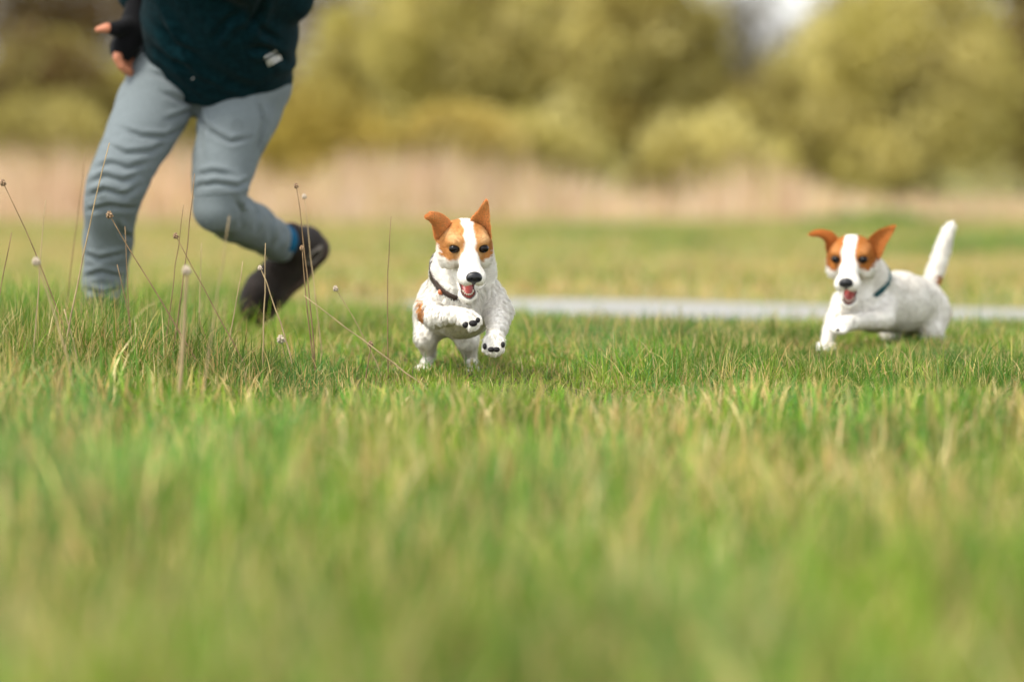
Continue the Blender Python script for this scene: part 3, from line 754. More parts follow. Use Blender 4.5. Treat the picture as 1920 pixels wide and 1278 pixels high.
    tg = tg + sd_ * swirl * np.where(onhead, .35, 1)[:, None]; tg /= np.linalg.norm(tg, axis=1)[:, None]
    cheek = onhead & (np.abs(L[:, 0]) > .036) & (L[:, 1] < .0) & (L[:, 2] < .03)
    ln = np.where(onhead, .0042, .0120) * r.uniform(.7, 1.25, ns); ln = np.where(cheek, .013, ln)
    legs = (X[:, 2] < g0[2] + .12) | (X[:, 1] < g0[1] - .0); ln = np.where(legs & ~onhead, ln * .62, ln)
    ln = np.where(onhead & (L[:, 2] > .045), .0028, ln)
    lift = np.where(onhead, .34, .34)[:, None]
    D = tg + Nn * lift + r.normal(size=(ns, 3)) * .13; D /= np.linalg.norm(D, axis=1)[:, None]
    tip = X + D * ln[:, None] - Nn * (ln * .10)[:, None]
    gi = r.choice(ns, max(10, ns // 26), replace=False); kd = KDTree(len(gi))
    for i, j in enumerate(gi): kd.insert(Vector(X[j]), i)
    kd.balance(); near = np.array([kd.find(Vector(v))[1] for v in X])
    cl = np.where(onhead, .12, .55)[:, None]
    gt = tip[gi[near]]; close = (np.linalg.norm(gt - tip, axis=1) < .011)[:, None]
    tip = np.where(close, tip + (gt - tip) * cl, tip)
    mid = (X + tip) / 2 + Nn * (ln * .14)[:, None]
    wv = np.cross(D, Nn) + r.normal(size=(ns, 3)) * .06; wv /= np.linalg.norm(wv, axis=1)[:, None]; wd = (r.uniform(.00035, .0006, ns))[:, None]
    base = X - Nn * .0008
    SV = np.stack([base - wv * wd, base + wv * wd, mid - wv * wd * .8, mid + wv * wd * .8, tip], 1).reshape(-1, 3)
    SF = (np.array([[0, 1, 3], [0, 3, 2], [2, 3, 4]])[None] + (np.arange(ns) * 5)[:, None, None]).reshape(-1, 3)
    sc_ = colour(X) * np.where(onhead, r.uniform(.86, 1.1, ns), r.uniform(.80, 1.1, ns))[:, None]
    sc_ = sc_ * (1 - np.where(onhead, .04, .07) * (r.uniform(size=len(gi))[near] > .72))[:, None]
    fme = np_mesh('dog_fur', SV - g0, SF, np.repeat(np.clip(sc_, 0, .9), 5, 0))
    cn = Nn + r.normal(size=(len(gi), 3))[near] * np.where(onhead, .10, .14)[:, None] + r.normal(size=(ns, 3)) * .08; cn /= np.linalg.norm(cn, axis=1)[:, None]
    fme.normals_split_custom_set_from_vertices(np.repeat(cn, 5, 0).tolist())
    fo = obj('fur', fme, M['fur'], root); fo['kind'] = 'stuff'
    # ---- ears
    for rows in cfg['ears']:
        ev, ef, inner = ear_mesh(rows, R, o, hs)
        t_ = (np.tile(np.repeat(np.linspace(0, 1, 14), 9), 2))
        ec = np.array(cfg['brown'])[None] * (.80 + .5 * fbm(ev * 60, 4, 2))[:, None]
        ec = ec + (np.array(cfg['tan']) * .9 - ec) * (inner * .35)[:, None]
        eo = obj('ear', py_mesh('ear', ev - g0, ef, ec), M['hide'], root)
        # short hair on both faces and along the rim, lying towards the tip
        ef_ = np.array([f for f in ef if len(set(f)) == 4]); re = np.random.default_rng(5); ne = 5200
        fa_ = np.linalg.norm(np.cross(ev[ef_[:, 2]] - ev[ef_[:, 0]], ev[ef_[:, 3]] - ev[ef_[:, 1]]), axis=1) + 4e-6
        k_ = re.choice(len(ef_), ne, p=fa_ / fa_.sum()); a_, b1 = re.uniform(size=(2, ne, 1)); q4 = ef_[k_]
        X_ = ev[q4[:, 0]] * (1 - a_) * (1 - b1) + ev[q4[:, 1]] * a_ * (1 - b1) + ev[q4[:, 2]] * a_ * b1 + ev[q4[:, 3]] * (1 - a_) * b1
        N_ = np.cross(ev[q4[:, 2]] - ev[q4[:, 0]], ev[q4[:, 3]] - ev[q4[:, 1]]); N_ /= np.maximum(1e-12, np.linalg.norm(N_, axis=1))[:, None]
        mid_ = ev.mean(0); N_ = np.where(((X_ - mid_) * N_).sum(1)[:, None] * 0 + np.where(q4[:, :1] < len(ev) // 2, 1, -1) * (N_ @ R[:, 2])[:, None] < 0, -N_, N_)
        axd = nrm(ev[len(ev) // 2 - 5] - ev[4]); D_ = axd[None] + (X_ - mid_) * 14 + N_ * .25 + re.normal(size=(ne, 3)) * .22; D_ /= np.linalg.norm(D_, axis=1)[:, None]
        l_ = re.uniform(.0025, .0050, ne)[:, None]; W_ = np.cross(D_, N_); W_ /= np.maximum(1e-9, np.linalg.norm(W_, axis=1))[:, None]
        SV_ = np.stack([X_ - W_ * .0004, X_ + W_ * .0004, X_ + D_ * l_], 1).reshape(-1, 3)
        me_ = np_mesh('ear_hair', SV_ - g0, np.arange(ne * 3).reshape(-1, 3), np.repeat(ec[q4[:, 0]] * re.uniform(1.1, 2.0, ne)[:, None], 3, 0))
        eh = obj('ear_hair', me_, M['fur'], eo); eh['kind'] = 'stuff'
    # ---- eyes, nose, tongue, teeth
    for sx in (-1, 1):
        v, f = blob(H(sx * .0268, .000, .0380) - g0, np.array([.0092, .0080, .0080]) * hs, R, 18, 12)
        obj('eye', py_mesh('eye', v, f), M['eye'], root)
    ns_ = SDF().ell(H(0, -.0300, .0985), np.array([.0128, .0092, .0085]) * hs, R, .004)
    ns_.rc(H(0, -.034, .100), H(0, -.042, .098), .0062 * hs, .0038 * hs, .006)
    for sx in (-1, 1):
        ns_.ell(H(sx * .0082, -.0325, .0995), np.array([.0060, .0065, .0065]) * hs, R, .004)
        ns_.ell(H(sx * .0062, -.0325, .1065), np.array([.0026, .0020, .004]) * hs, R, .0015, 's')
    v, f = ns_.mesh(.0009); obj('nose', np_mesh('nose', v - g0, f), M['nose'], root)
    tb_ = math.radians(31); Rt = R @ np.array([[1, 0, 0], [0, math.cos(tb_), -math.sin(tb_)], [0, math.sin(tb_), math.cos(tb_)]])
    tv, tf = blob(H(0, -.0715, .045), np.array([.0100, .0040, .021]) * hs, Rt, 14, 8)
    obj('tongue', py_mesh('tongue', tv - g0, tf), M['tongue'], root)
    tt = []
    for k in range(9):          # lower row round the jaw tip, canines taller
        a = math.radians(-80 + 20 * k); big = k in (1, 7)
        b0 = H(.0100 * math.sin(a), -.0785 + .004 * (1 - math.cos(a)), .0500 + .0120 * math.cos(a)); hgt = (.0050 if big else .0026) * hs
        tt.append(tube([b0 - up * .002, b0 + up * hgt * .6, b0 + up * hgt], np.array([.0018, .0014, .0004]) * hs, 5))
    for sx in (-1, 1):
        b0 = H(sx * .0120, -.0510, .083); tt.append(tube([b0 + up * .003, b0 - up * .002, b0 - up * .0055], np.array([.0016, .0012, .0004]) * hs, 6))
    tv, tf = merge(tt); te = obj('teeth', py_mesh('teeth', tv - g0, tf), M['tooth'], root); te['kind'] = 'stuff'
    # ---- paw pads and claws
    for c, rr, sq in cfg['pads']:
        v, f = blob(W((c[0], c[1], c[2] - .001)) - g0, np.array(sq) * rr * .95, None, 10, 7); obj('paw_pad', py_mesh('paw_pad', v, f), M['pad'], root)
    # ---- collar laid on the neck
    bvh = BVHTree.FromPolygons([Vector(v) for v in V], [tuple(int(i) for i in q) for q in Q])
    cen = W(cfg['collar'][0]); ax_ = nrm(cfg['collar'][1])
    e1 = nrm(np.cross(ax_, [0, 0, 1])) if abs(ax_[2]) < .95 else nrm(np.cross(ax_, [1, 0, 0])); e2 = np.cross(ax_, e1)
    nA = 40; rad = []
    for i in range(nA):
        t = 2 * math.pi * i / nA; dv = math.cos(t) * e1 + math.sin(t) * e2
        hit = bvh.ray_cast(Vector(cen), Vector(dv), .12); rad.append(min(hit[3] if hit[0] else .06, cfg['collar'][2]))
    rad = np.array(rad)
    for _ in range(4): rad = (np.roll(rad, 1) + 2 * rad + np.roll(rad, -1)) / 4
    cv, cf = [], []
    for i in range(nA):
        t = 2 * math.pi * i / nA; dv = math.cos(t) * e1 + math.sin(t) * e2
        for (hw, off) in ((-1, .001), (-1, .0055), (1, .0055), (1, .001)): cv.append(cen + dv * (rad[i] + off - .0015 - .010 * float(sstep(.45, -.1, dv @ nrm(cfg['collar_show'])))) + ax_ * hw * cfg['collar'][3])
        for j in range(4):
            k = (j + 1) % 4; a, b2 = i * 4, ((i + 1) % nA) * 4; cf.append((a + j, b2 + j, b2 + k, a + k))
    co = obj('collar', py_mesh('collar', np.array(cv) - g0, cf, smooth=False), M[cfg['collar'][4]], root)
    if cfg.get('tag_px'):
        best = min(range(nA), key=lambda i: np.linalg.norm(cv[i * 4 + 1] - W(cfg['tag_px'])))
        c = (cv[best * 4 + 1] + cv[best * 4 + 2]) / 2
        v, f = blob(c - g0, (.005, .004, .0055)); obj('tag', py_mesh('tag', v, f), M['tagmetal'], co)
    return root

dog1 = dict(name='dog', label='white puppy with tan ears and brown collar leaping with both forepaws off the grass', seed=201, strands=80000,
    d=6.86, ox=868, head=(872, 452, -.01), head_rot=(math.radians(11.5), math.radians(18), math.radians(0)), hs=1.0,
    brown=(.55, .245, .075), tan=(.64, .39, .18), blaze=.0095, blaze_x=.003,
    chains=[
        ([(866, 572, .10, .057), (843, 570, .22, .055), (834, 573, .36, .051)], .022),           # trunk
        ([(876, 468, .05, .042), (868, 508, .065, .055), (866, 552, .085, .060)], .022),          # neck
        ([(816, 555, .06, .025), (804, 582, .03, .0235), (816, 595, -.01, .0190), (848, 591, -.05, .0145), (870, 594, -.07, .0148)], .014),
        ([(918, 556, .06, .027), (934, 588, .03, .0255), (933, 614, -.03, .0175), (927, 634, -.06, .0148)], .014),
        ([(812, 598, .36, .038), (798, 634, .31, .021), (806, 664, .36, .0115), (799, 690, .33, .0100)], .016),
        ([(866, 598, .36, .038), (876, 638, .29, .021), (882, 668, .33, .0115), (887, 696, .29, .0100)], .016),
        ([(836, 545, .41, .018), (838, 515, .48, .012), (842, 490, .52, .006)], .02),            # tail
    ],
    ells=[((866, 585, .07), (.050, .06, .043), .02), ((868, 548, .055), (.042, .045, .043), .02)],
    paws=[((879, 598, -.075), (.75, -.45, -.35), (.2, -.75, .6)), ((926, 643, -.07), (-.05, -.55, -.75), (0, -.8, .55)),
          ((797, 693, .31), (0, -1, -.1), (0, 0, 1)), ((888, 699, .27), (0, -1, -.1), (0, 0, 1))],
    pads=[((873, 609, -.088), .0062, (1.0, .8, 1.0)), ((887, 606, -.094), .0068, (1.2, .8, .9)), ((896, 600, -.092), .0052, (.9, .8, 1.0)),
          ((909, 649, -.086), .0050, (.8, .8, 1.2)), ((921, 655, -.092), .0064, (1.0, .8, .8)), ((931, 655, -.092), .0064, (1.0, .8, .8)), ((943, 646, -.086), .0050, (.8, .8, 1.2))],
    ears=[
        [((-.033, .008, -.012), .024, (.53, .85, .15), -.4), ((-.040, .017, -.008), .025, (.53, .85, .2), -.45), ((-.050, .036, -.002), .017, (.55, .80, .25), -.5), ((-.062, .047, .004), .0115, (.45, .85, .2), -.4), ((-.070, .050, .008), .0085, (.4, .9, .1), -.3), ((-.0755, .049, .010), .002, (.4, .9, .1), 0)],
        [((.028, .012, -.012), .026, (.80, -.60, .15), .4), ((.030, .023, -.010), .026, (.80, -.60, .2), .45), ((.029, .040, -.006), .0175, (.92, -.35, .2), .5), ((.031, .055, -.003), .0110, (1, -.1, .15), .4), ((.0325, .068, .0), .0065, (1, 0, .1), .2), ((.033, .077, .002), .0015, (1, 0, .1), 0)],
    ],
    patches=[((792, 581, .08), (.0060, .2, .024), 1.0)], groom=(0, .35, -1.0),
    collar=((871, 512, .055), (.05, -.70, .70), .066, .0085, 'collar_brown'), collar_show=(-.9, -.40, -.22), tag_px=(832, 523, 0))
make_dog(dog1)

dog2 = dict(name='dog', label='white puppy with raised white tail and teal collar trotting before the gravel path', seed=202, strands=60000,
    d=7.70, ox=1660, head=(1597, 477, 0), head_rot=(math.radians(-12), math.radians(12), math.radians(0)), hs=1.02,
    brown=(.42, .150, .032), tan=(.48, .21, .07), blaze=.0120, blaze_x=-.002,
    chains=[
        ([(1640, 570, .12, .057), (1685, 567, .22, .059), (1722, 571, .32, .055)], .025),
        ([(1606, 486, .05, .038), (1622, 520, .07, .044), (1640, 555, .11, .053)], .022),
        ([(1585, 572, .03, .027), (1565, 600, -.01, .0175), (1554, 625, -.04, .0120), (1550, 648, -.05, .0112)], .014),
        ([(1656, 578, .06, .030), (1657, 598, .02, .0210), (1612, 602, -.05, .0155), (1584, 607, -.08, .0150)], .014),
        ([(1745, 588, .32, .042), (1746, 622, .27, .025), (1763, 645, .32, .014), (1758, 657, .30, .0125)], .02),
        ([(1690, 598, .36, .042), (1672, 626, .32, .024), (1690, 645, .36, .014), (1685, 654, .34, .0125)], .02),
        ([(1745, 535, .36, .016), (1754, 508, .37, .0160), (1767, 468, .38, .0155), (1779, 432, .38, .0110), (1786, 417, .38, .0035)], .015),
    ],
    ells=[((1604, 568, .05), (.041, .05, .043), .02)],
    paws=[((1550, 651, -.055), (-.2, -1, -.2), (0, 0, 1)), ((1578, 610, -.085), (-.6, -.7, -.4), (-.2, -.5, .8)),
          ((1757, 658, .29), (-.4, -1, 0), (0, 0, 1)), ((1683, 655, .33), (-.4, -1, 0), (0, 0, 1))],
    pads=[((1572, 619, -.10), .006, (1, .8, .8)), ((1582, 620, -.10), .006, (1, .8, .8))],
    ears=[
        [((-.034, .004, -.012), .020, (.62, .78, .15), -.4), ((-.040, .016, -.010), .021, (.62, .78, .2), -.45), ((-.046, .032, -.004), .0150, (.45, .88, .25), -.5), ((-.062, .041, .0), .0090, (.1, .98, .2), -.4), ((-.074, .041, .004), .0060, (.05, 1, .1), -.3), ((-.082, .040, .006), .0015, (.05, 1, .1), 0)],
        [((.036, .000, -.012), .022, (.68, -.73, .15), .4), ((.044, .010, -.010), .023, (.68, -.73, .2), .45), ((.056, .030, -.008), .0180, (.70, -.70, .2), .55), ((.070, .044, -.006), .0120, (.72, -.68, .15), .45), ((.080, .053, -.004), .0060, (.75, -.66, .1), .2), ((.085, .057, -.002), .0015, (.75, -.66, .1), 0)],
    ],
    patches=[((1756, 528, .365), (.014, .03, .017), 1.0), ((1780, 590, .35), (.012, .05, .03), .8)], groom=(.6, .6, -.7),
    collar=((1626, 524, .07), (-.20, -.62, .74), .056, .0060, 'collar_teal'), collar_show=(.6, -.6, -.3))
make_dog(dog2)

# ------------------------------------------------------------------ running person
D0 = 8.0
Q_ = lambda px, py, dz=0.0: P(px, py, D0 + dz)
pg = Q_(300, YH + CAMH * FPX / D0); pg[2] = float(gz(pg[0], pg[1]))
person = empty('person', pg)
tag(person, 'person in a dark teal sweater, grey trousers and black fingerless gloves running', 'person')
pel = Q_(414, 131, .06); ta = nrm((.05, -.58, .80)); tx = nrm(np.array([1, .10, -.10]) - ta * (np.array([1, .10, -.10]) @ ta)); ty_ = np.cross(ta, tx)
TR = np.stack([tx, ty_, ta], 1); T = lambda x, y, z: pel + TR @ np.array([x, y, z])      # x right, y away, z up the spine
shR, shL = T(-.155, 0, .36), T(.150, .0, .36)
elR = Q_(222, -120, .16); wrR = Q_(262, 4, .02)
elL = Q_(538, -14, -.06); wrL = Q_(420, -52, -.24)
hipR, knR, anR = Q_(308, 150, .05), Q_(222, 335, -.08), Q_(196, 600, .04)
hipL, knL, anL = Q_(462, 175, .07), Q_(420, 385, -.03), Q_(538, 470, .27)
LEGR = [((312, 140, .05), .080), ((288, 200, .02), .075), ((264, 252, -.02), .069), ((237, 303, -.06), .0610), ((218, 345, -.08), .0585),
        ((208, 385, -.06), .0540), ((203, 450, -.01), .0510), ((196, 520, .02), .0455), ((191, 594, .04), .0400)]
LEGL = [((470, 160, .07), .085), ((458, 190, .06), .081), ((440, 235, .03), .0755), ((421, 300, .0), .0650), ((412, 350, -.03), .0570), ((406, 392, -.04), .0470),
        ((440, 408, .05), .0500), ((474, 424, .14), .0490), ((508, 446, .23), .0415), ((528, 462, .275), .0360)]
def leg(S, sc_, k=.03):
    for Lg in (LEGR, LEGL): S.chain([(Q_(*p), r_ * sc_) for p, r_ in Lg], k)
# --- body under the clothes, one continuous skin
S = SDF(); leg(S, .72)
S.frc(pel, TR, (1, 1.4, 1), (0, 0, .01), (0, 0, .14), .100, .105, .03).frc(pel, TR, (1, 1.4, 1), (0, 0, .14), (0, 0, .33), .105, .135, .04)
neck = T(0, -.01, .46); hd = T(0, -.035, .56) + np.array([0, -.01, .03])
S.rc(T(0, 0, .36), neck, .055, .045, .03).rc(neck, hd, .045, .05, .02)
S.chain([(shR, .045), (elR, .034), (wrR, .022)], .02); S.chain([(shL, .045), (elL, .034), (wrL, .022)], .02)
HR = rot_head(0, math.radians(10), 0); Hd = lambda x, y, f: hd + HR @ np.array([x, y, f])
S.ell(Hd(0, .015, -.012), (.072, .088, .088), HR, .03).ell(Hd(0, -.055, .028), (.045, .042, .048), HR, .03)
S.rc(Hd(0, .005, .078), Hd(0, -.028, .098), .008, .0115, .012)
for sx in (-1, 1):
    S.ell(Hd(sx * .074, -.008, -.008), (.008, .026, .016), HR, .008); S.ell(Hd(sx * .03, .005, .082), (.014, .009, .012), HR, .008, 's')
S.rc(Hd(-.020, -.060, .078), Hd(.020, -.060, .078), .006, .006, .008); S.rc(Hd(-.022, -.060, .088), Hd(.022, -.060, .088), .0022, .0022, .004, 's')
def hand(S, wr, palm, knuck, side, fingers, thumb):
    S.chain([(wr, .022), (palm, .026), (knuck, .024)], .012)
    for pts in fingers: S.chain([(p, r_) for p, r_ in pts], .006)
    S.chain([(p, r_) for p, r_ in thumb], .008)
palmR = Q_(250, 58, .0); knuR = Q_(230, 92, -.01)
fR = []
for k, (px, py, dz, ln) in enumerate(((214, 102, -.030, 1.0), (221, 107, -.010, 1.08), (229, 110, .010, 1.0), (238, 110, .028, .82))):
    b0 = Q_(px + 10, py - 18, dz); b1 = Q_(px + 6, py + 6 * ln, dz - .006); b2 = Q_(px + 14, py + 22 * ln, dz - .004); b3 = Q_(px + 27, py + 31 * ln, dz + .004)
    fR.append([(b0, .0105), (b1, .0098), (b2, .0088), (b3, .0072)])
thR = [(Q_(240, 50, -.02), .016), (Q_(217, 55, -.045), .0125), (Q_(200, 53, -.055), .0100), (Q_(183, 56, -.058), .0066)]
hand(S, wrR, palmR, knuR, None, fR, thR)
palmL = Q_(372, -78, -.27); knuL = Q_(345, -92, -.275); fL = []
for k in range(4):
    q = lambda a, b, dz: Q_(a, b, -.275 + dz); oy = -112 + 15 * k
    fL.append([(q(352, oy + 6, 0), .0105), (q(328, oy, -.012), .0098), (q(322, oy + 4, .012), .0088), (q(338, oy + 6, .028), .0074)])
thL = [(Q_(378, -98, -.28), .016), (Q_(365, -122, -.29), .0125), (Q_(345, -132, -.295), .0095), (Q_(330, -132, -.295), .0070)]
hand(S, wrL, palmL, knuL, None, fL, thL)
V, F = S.mesh(.0040); obj('body', np_mesh('person_body', V - pg, F), M['skin'], person)
for sx in (-1, 1):
    v, f = blob(Hd(sx * .03, .005, .0655) - pg, .0105); e = obj('eye', py_mesh('eye', v, f), M['eyewhite'], person)
    v, f = blob(Hd(sx * .03, .004, .0738) - pg, .0050); obj('iris', py_mesh('iris', v, f), M['eye'], e)
S = SDF().ell(Hd(0, .035, -.022), (.083, .085, .092), HR, .02).ell(Hd(0, -.01, -.045), (.080, .085, .065), HR, .02)
S.cut(Hd(0, .040, .06), HR @ np.array([0, -.75, .66]), .01); V, F = S.mesh(.005)
V += vnormals(V, F) * ((fbm(V * np.array([90, 90, 25]), 3, 2) - .5) * .012)[:, None]
obj('hair', np_mesh('hair', V - pg, F), M['hair'], person)

# creases pulled by the stride: valleys with a ridge beside them along given lines on the cloth that faces the camera
def crease(V, N, lines, A, w):
    C = np.array([0, 0, CAMH]); q = V - C; dep = q[:, 1] * CT - q[:, 2] * ST
    u = 960 + FPX * q[:, 0] / dep; v = 639 - FPX * (q[:, 1] * ST + q[:, 2] * CT) / dep
    face = sstep(.05, .35, -(N * q).sum(1) / np.linalg.norm(q, axis=1)); out = np.zeros(len(V))
    for ln in lines:
        best = np.full(len(V), 1e9); sgn = np.zeros(len(V)); tt = np.zeros(len(V)); m = len(ln) - 1
        for i in range(m):
            a, b = np.array(ln[i], float), np.array(ln[i + 1], float); ab = b - a
            t = np.clip(((u - a[0]) * ab[0] + (v - a[1]) * ab[1]) / (ab @ ab), 0, 1)
            dx, dy = u - a[0] - t * ab[0], v - a[1] - t * ab[1]; d = np.hypot(dx, dy); k = d < best
            best = np.where(k, d, best); sgn = np.where(k, np.sign(ab[0] * dy - ab[1] * dx), sgn); tt = np.where(k, (i + t) / m, tt)
        e = best * sgn; fade = sstep(0, .25, tt) * sstep(1, .75, tt) * .85 + .15
        out += fade * (-A * np.exp(-(e / w) ** 2) + .75 * A * np.exp(-((e + 2.1 * w) / (1.3 * w)) ** 2) + .35 * A * np.exp(-((e - 2.4 * w) / (1.5 * w)) ** 2))
    return V + N * (out * face)[:, None]
# --- trousers
S = SDF(); leg(S, 1.0, .012)
S.rc(Q_(335, 150, .06), Q_(440, 165, .07), .068, .068, .02)
S.ell(pel + np.array([0, .02, -.01]), (.140, .095, .080), None, .03)
dR = nrm(anR - knR); S.cut(Q_(192, 594, .04), dR, .006)
S2 = S; V, F = S2.mesh(.0033)
# trim the trailing cuff by discarding nothing: the shank simply ends rounded inside the shoe collar
V = relax(V, F, 1, .4); N = vnormals(V, F)
def seg_t(X, a, b):
    ab = b - a; t = ((X - a) @ ab) / (ab @ ab); return t, np.linalg.norm(X - a - np.clip(t, 0, 1)[:, None] * ab, axis=1)
disp = np.zeros(len(V))
for (h_, k_, a_, sd0) in ((hipR, knR, anR, 3), (hipL, knL, anL, 9)):
    for (p0, p1, w0, seed) in ((h_, k_, 'thigh', sd0), (k_, a_, 'shank', sd0 + 1)):
        t, ds = seg_t(V, p0, p1); L_ = np.linalg.norm(p1 - p0); d_ = nrm(p1 - p0)
        al = (V - p0) @ d_; ct = V - p0 - al[:, None] * d_
        diag = ct[:, 0] * (.55 if w0 == 'thigh' else -.35) + ct[:, 2] * .2
        q = np.stack([(al + diag) / .036, ct[:, 0] / .16 + 3.1, ct[:, 1] / .16 + seed], -1)
        q[:, 0] += 1.3 * fbm(V * 9, seed + 40, 2)
        rid = 1 - 2.4 * np.abs(vnoise(q, seed) * 2 - 1)
        if w0 == 'thigh': A = .0022 + .0048 * sstep(.55, .95, t) + .0070 * sstep(.55, .05, t) * sstep(.02, .07, np.abs(ct[:, 0]))
        else: A = .0022 + .0080 * sstep(.42, .02, t) + .0070 * sstep(.65, .95, t)
        wgt = sstep(-.12, .02, t) * sstep(1.12, .98, t) * sstep(.13, .09, ds)
        cre = -np.exp(-((vnoise(q + 5.5, seed + 5) * 2 - 1) / .20) ** 2)
        disp += A * (.15 * rid + .30 * cre + .05) * wgt
V = V + N * disp[:, None]
V = crease(V, N, [[(272, 132), (320, 150), (362, 176)], [(300, 172), (335, 186), (366, 196)], [(310, 226), (340, 216), (366, 204)], [(222, 238), (262, 256), (310, 258), (345, 240)],
    [(196, 268), (235, 288), (285, 284), (312, 268)], [(176, 318), (205, 306), (240, 316), (282, 304)], [(163, 346), (195, 330), (232, 340), (266, 326)], [(160, 368), (196, 356), (236, 366), (262, 350)],
    [(160, 396), (205, 386), (254, 392)], [(215, 410), (232, 440), (250, 446)], [(158, 476), (185, 486), (240, 474)], [(156, 520), (190, 510), (236, 522)], [(156, 542), (196, 552), (232, 540)], [(160, 570), (190, 562), (226, 572)],
    [(368, 206), (392, 246), (432, 266), (470, 258)], [(372, 190), (380, 240), (376, 300)], [(362, 352), (405, 344), (446, 350), (470, 338)], [(366, 330), (400, 322), (440, 330)],
    [(440, 372), (456, 398), (450, 428)], [(462, 362), (484, 392), (480, 436)], [(492, 376), (512, 410), (506, 456)], [(524, 406), (532, 436), (520, 466)], [(486, 190), (496, 232), (482, 290)]], .0058, 4.2)
V = relax(V, F, 1, .3)
trousers = obj('trousers', np_mesh('trousers', V - pg, F), M['trousers'], person)
tb = BVHTree.FromPolygons([Vector(v) for v in V], [tuple(int(i) for i in q) for q in F])
def on_surface(bvh, px, py, off=.0008):
    c = Vector((0, 0, CAMH)); q = Vector(P(px, py, D0)); dv = (q - c).normalized()
    hit = bvh.ray_cast(c, dv, 30)
    return None if hit[0] is None else np.array(hit[0] + hit[1] * off)
def seam(pts, bvh, parent, m, rad=.0011, name='seam'):
    out = []
    for (a, b2) in zip(pts[:-1], pts[1:]):
        for t in np.linspace(0, 1, 10)[:-1]:
            p = on_surface(bvh, a[0] + (b2[0] - a[0]) * t, a[1] + (b2[1] - a[1]) * t, .0002)
            if p is not None: out.append(p)
    if len(out) > 3:
        v, f = tube(out, rad, 5); obj(name, py_mesh(name, v - pg, f), m, parent)
seam([(164, 362), (205, 360), (246, 352)], tb, trousers, M['trousers'], .0016)
seam([(368, 366), (410, 362), (456, 358)], tb, trousers, M['trousers'], .0016)
seam([(372, 180), (395, 232), (420, 256), (448, 262), (474, 250)], tb, trousers, M['trousers'], .0018, 'pocket_seam')
seam([(482, 188), (488, 222), (500, 216), (506, 190)], tb, trousers, M['trousers'], .0016, 'pocket_seam')
seam([(520, 180), (500, 240), (478, 290), (456, 340)], tb, trousers, M['trousers'], .0014)
seam([(325, 250), (300, 300), (276, 340)], tb, trousers, M['trousers'], .0014)
ring = [(445 + 11 * math.cos(a), 236 + 11 * math.sin(a)) for a in np.linspace(0, 2 * math.pi, 17)]
seam(ring, tb, trousers, M['trousers'], .0013, 'round_patch'); seam([(445 + 5 * math.cos(a), 236 + 5 * math.sin(a)) for a in np.linspace(0, 2 * math.pi, 9)], tb, trousers, M['trousers'], .0010, 'round_patch')

# --- sweater
S = SDF()
S.frc(pel, TR, (1, 1.38, 1), (0, 0, -.06), (0, 0, .12), .154, .146, .04).frc(pel, TR, (1, 1.38, 1), (0, 0, .12), (0, 0, .33), .150, .150, .04)
S.rc(T(-.10, 0, .37), T(.10, 0, .37), .07, .07, .04)
S.chain([(shR, .062), (elR, .052), (wrR * .86 + elR * .14, .040)], .03)
S.chain([(shL, .062), (elL, .060), (wrL * .88 + elL * .12, .045)], .02)
hn = -nrm(ta * 1.0 + tx * .02)
S.cut(T(0, 0, -.018), hn, .008)
V, F = S.mesh(.0042); V = relax(V, F, 1, .4); N = vnormals(V, F)
V = crease(V, N, [[(498, -10), (480, 30), (455, 66)], [(525, 80), (492, 58), (470, 30)], [(452, 20), (420, 44), (400, 80)], [(300, 40), (325, 80), (370, 110)], [(540, 120), (500, 90), (460, 92)], [(280, 80), (320, 112), (360, 132)]], .0080, 6.5)
L = (V - pel) @ TR
q = np.stack([(L[:, 2] * .8 + L[:, 0] * .9) / .055 + fbm(V * 8, 70, 2) * 1.5, L[:, 0] / .2 - L[:, 2] / .25, L[:, 1] / .2], -1)
rid = 1 - 2 * np.abs(vnoise(q, 71) * 2 - 1)
V = V + N * (rid * .006 * sstep(-.03, .03, L[:, 2]) + .004 * sstep(-.005, -.03, L[:, 2]))[:, None]
sw = obj('sweater', np_mesh('sweater', relax(V, F, 1, .3) - pg, F), M['sweater'], person)
swb = BVHTree.FromPolygons([Vector(v) for v in V], [tuple(int(i) for i in q_) for q_ in F])
def print_patch(corners, name, m, n=6, off=.0016):
    (a, b2, c, d) = [np.array(q, float) for q in corners]; vs, fs = [], []
    for i in range(n + 1):
        for j in range(n + 1):
            s, t = i / n, j / n; p = (a * (1 - s) + b2 * s) * (1 - t) + (d * (1 - s) + c * s) * t
            h_ = on_surface(swb, p[0], p[1], off); 
            if h_ is None: return
            vs.append(h_)
    for i in range(n):
        for j in range(n): fs.append((i * (n + 1) + j, (i + 1) * (n + 1) + j, (i + 1) * (n + 1) + j + 1, i * (n + 1) + j + 1))
    return obj(name, py_mesh(name, np.array(vs) - pg, fs), m, sw)
print_patch([(499, 114), (524, 101), (528, 111), (503, 124)], 'label_patch', M['white'])
for k in range(6):
    s = .14 + k * .13; bx, by = 499 + 25 * s + 2, 114 - 13 * s + 5
    print_patch([(bx - .9, by - 1.6), (bx + .9, by - 2.6), (bx + 1.7, by + 1.4), (bx - .1, by + 2.4)], 'letter_mark', M['sweater'], 1, .0024)
zz = []
for k in range(11):
    s = k / 10; zz.append((496 + 23 * s, 108.5 - 12.5 * s + (-2.6 if k % 2 else 2.2)))
seam(zz, swb, sw, M['white'], .0010, 'script_mark')
seam([(285, 104), (330, 138), (375, 160), (420, 170), (470, 168), (520, 154)], swb, sw, M['sweater'], .0018, 'hem_seam')
seam([(360, 149), (364, 145)], swb, sw, M['white'], .0010, 'hem_tab')
S_ = None
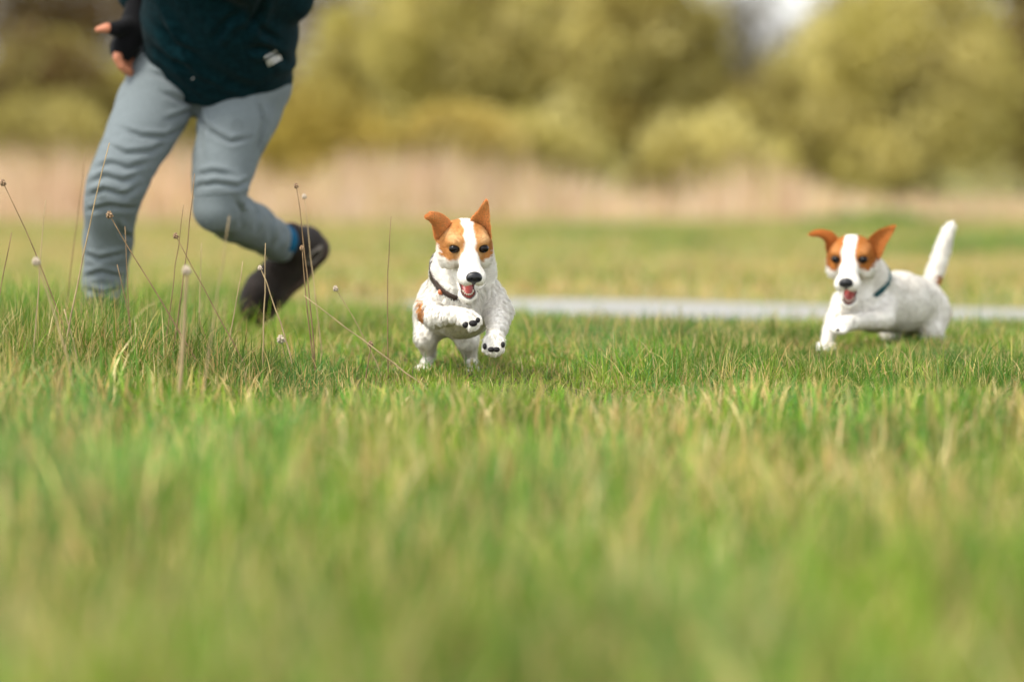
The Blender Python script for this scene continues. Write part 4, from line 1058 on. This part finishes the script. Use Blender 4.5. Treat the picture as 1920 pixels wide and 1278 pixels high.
# --- gloves (palm and finger roots only)
for (wr, pa, kn, fi, th, el) in ((wrR, palmR, knuR, fR, thR, elR), (wrL, palmL, knuL, fL, thL, elL)):
    S = SDF(); S.chain([(wr + (el - wr) * .12, .029), (wr, .027), (pa, .031), (kn, .028)], .012)
    for pts in fi: S.rc(pts[0][0], pts[0][0] * .62 + pts[1][0] * .38, .0135, .0128, .008)
    S.chain([(th[0][0], .0195), (th[1][0], .0155), (th[1][0] * .6 + th[2][0] * .4, .0135)], .008)
    V, F = S.mesh(.0025); obj('glove', np_mesh('glove', V - pg, F), M['knit'], person)
# --- shoes
def shoe(an, f, u, name, ln=.125):
    f = nrm(f); u = nrm(np.array(u) - f * (np.array(u) @ f)); s = np.cross(f, u); R_ = np.stack([s, f, u], 1)
    A = lambda x, y, z: an + R_ @ np.array([x, y, z])
    root_ = SDF()
    root_.frc(A(0, 0, -.055), R_, (1, 1, 1.0), (0, -.045, .006), (0, .10, -.004), .036, .040, .02)
    root_.rc(A(0, -.030, -.040), A(0, -.018, .012), .038, .040, .02)
    root_.rc(A(0, .0, -.015), A(.0, .075, -.045), .036, .032, .02)
    root_.rc(A(0, .10, -.055), A(0, .135, -.060), .041, .034, .02)
    root_.cut(A(0, 0, -.083), -u, .006)
    V, F = root_.mesh(.0030); N = vnormals(V, F)
    V = V + N * ((fbm(V * 45, 12, 2) - .5) * .004)[:, None]
    so = obj('shoe', np_mesh('shoe', V - pg, F), M['shoe'], person)
    so2 = SDF()
    so2.rc(A(0, -.045, -.088), A(0, .02, -.088), .038, .036, .02).rc(A(0, .02, -.088), A(0, .13, -.088), .036, .040, .02)
    so2.cut(A(0, 0, -.079), u, .003); so2.cut(A(0, 0, -.104), -u, .003)
    V, F = so2.mesh(.0030); obj('sole', np_mesh('sole', V - pg, F), M['sole'], so)
    # heel trim and laces
    for (y0, z0, w0) in ((.035, .012, .020), (.055, .001, .020), (.075, -.010, .020)):
        pts = [A(w0 * math.sin(t) * 1.1, y0, z0 - .016 + .018 * math.cos(t)) for t in np.linspace(-1.3, 1.3, 9)]
        v, f_ = tube(pts, .0022, 5); obj('lace', py_mesh('lace', v - pg, f_), M['shoe'], so)
    for sx in (-1, 1):
        pts = [A(sx * (.038 + .002), y0, z0) for y0, z0 in ((-.055, -.030), (-.03, -.018), (-.005, -.030), (-.02, -.055), (-.045, -.055), (-.055, -.030))]
        v, f_ = tube(pts, .0040, 5); obj('heel_trim', py_mesh('heel_trim', v - pg, f_), M['patch'], so)
    S = SDF(); S.rc(A(0, -.012, -.02), A(0, -.005, .05), .034, .033, .01); V, F = S.mesh(.004)
    obj('sock', np_mesh('sock', V - pg, F), M['sock'], person)
foot_l = Q_(538, 467, .290)
shoe(foot_l, Q_(455, 585, .30) - Q_(600, 430, .34), np.array([-.35, -.85, .25]), 'back')
anR2 = anR.copy(); anR2[2] = pg[2] + .106
shoe(anR2, np.array([-.12, -1, 0]), np.array([0, 0, 1]), 'front')
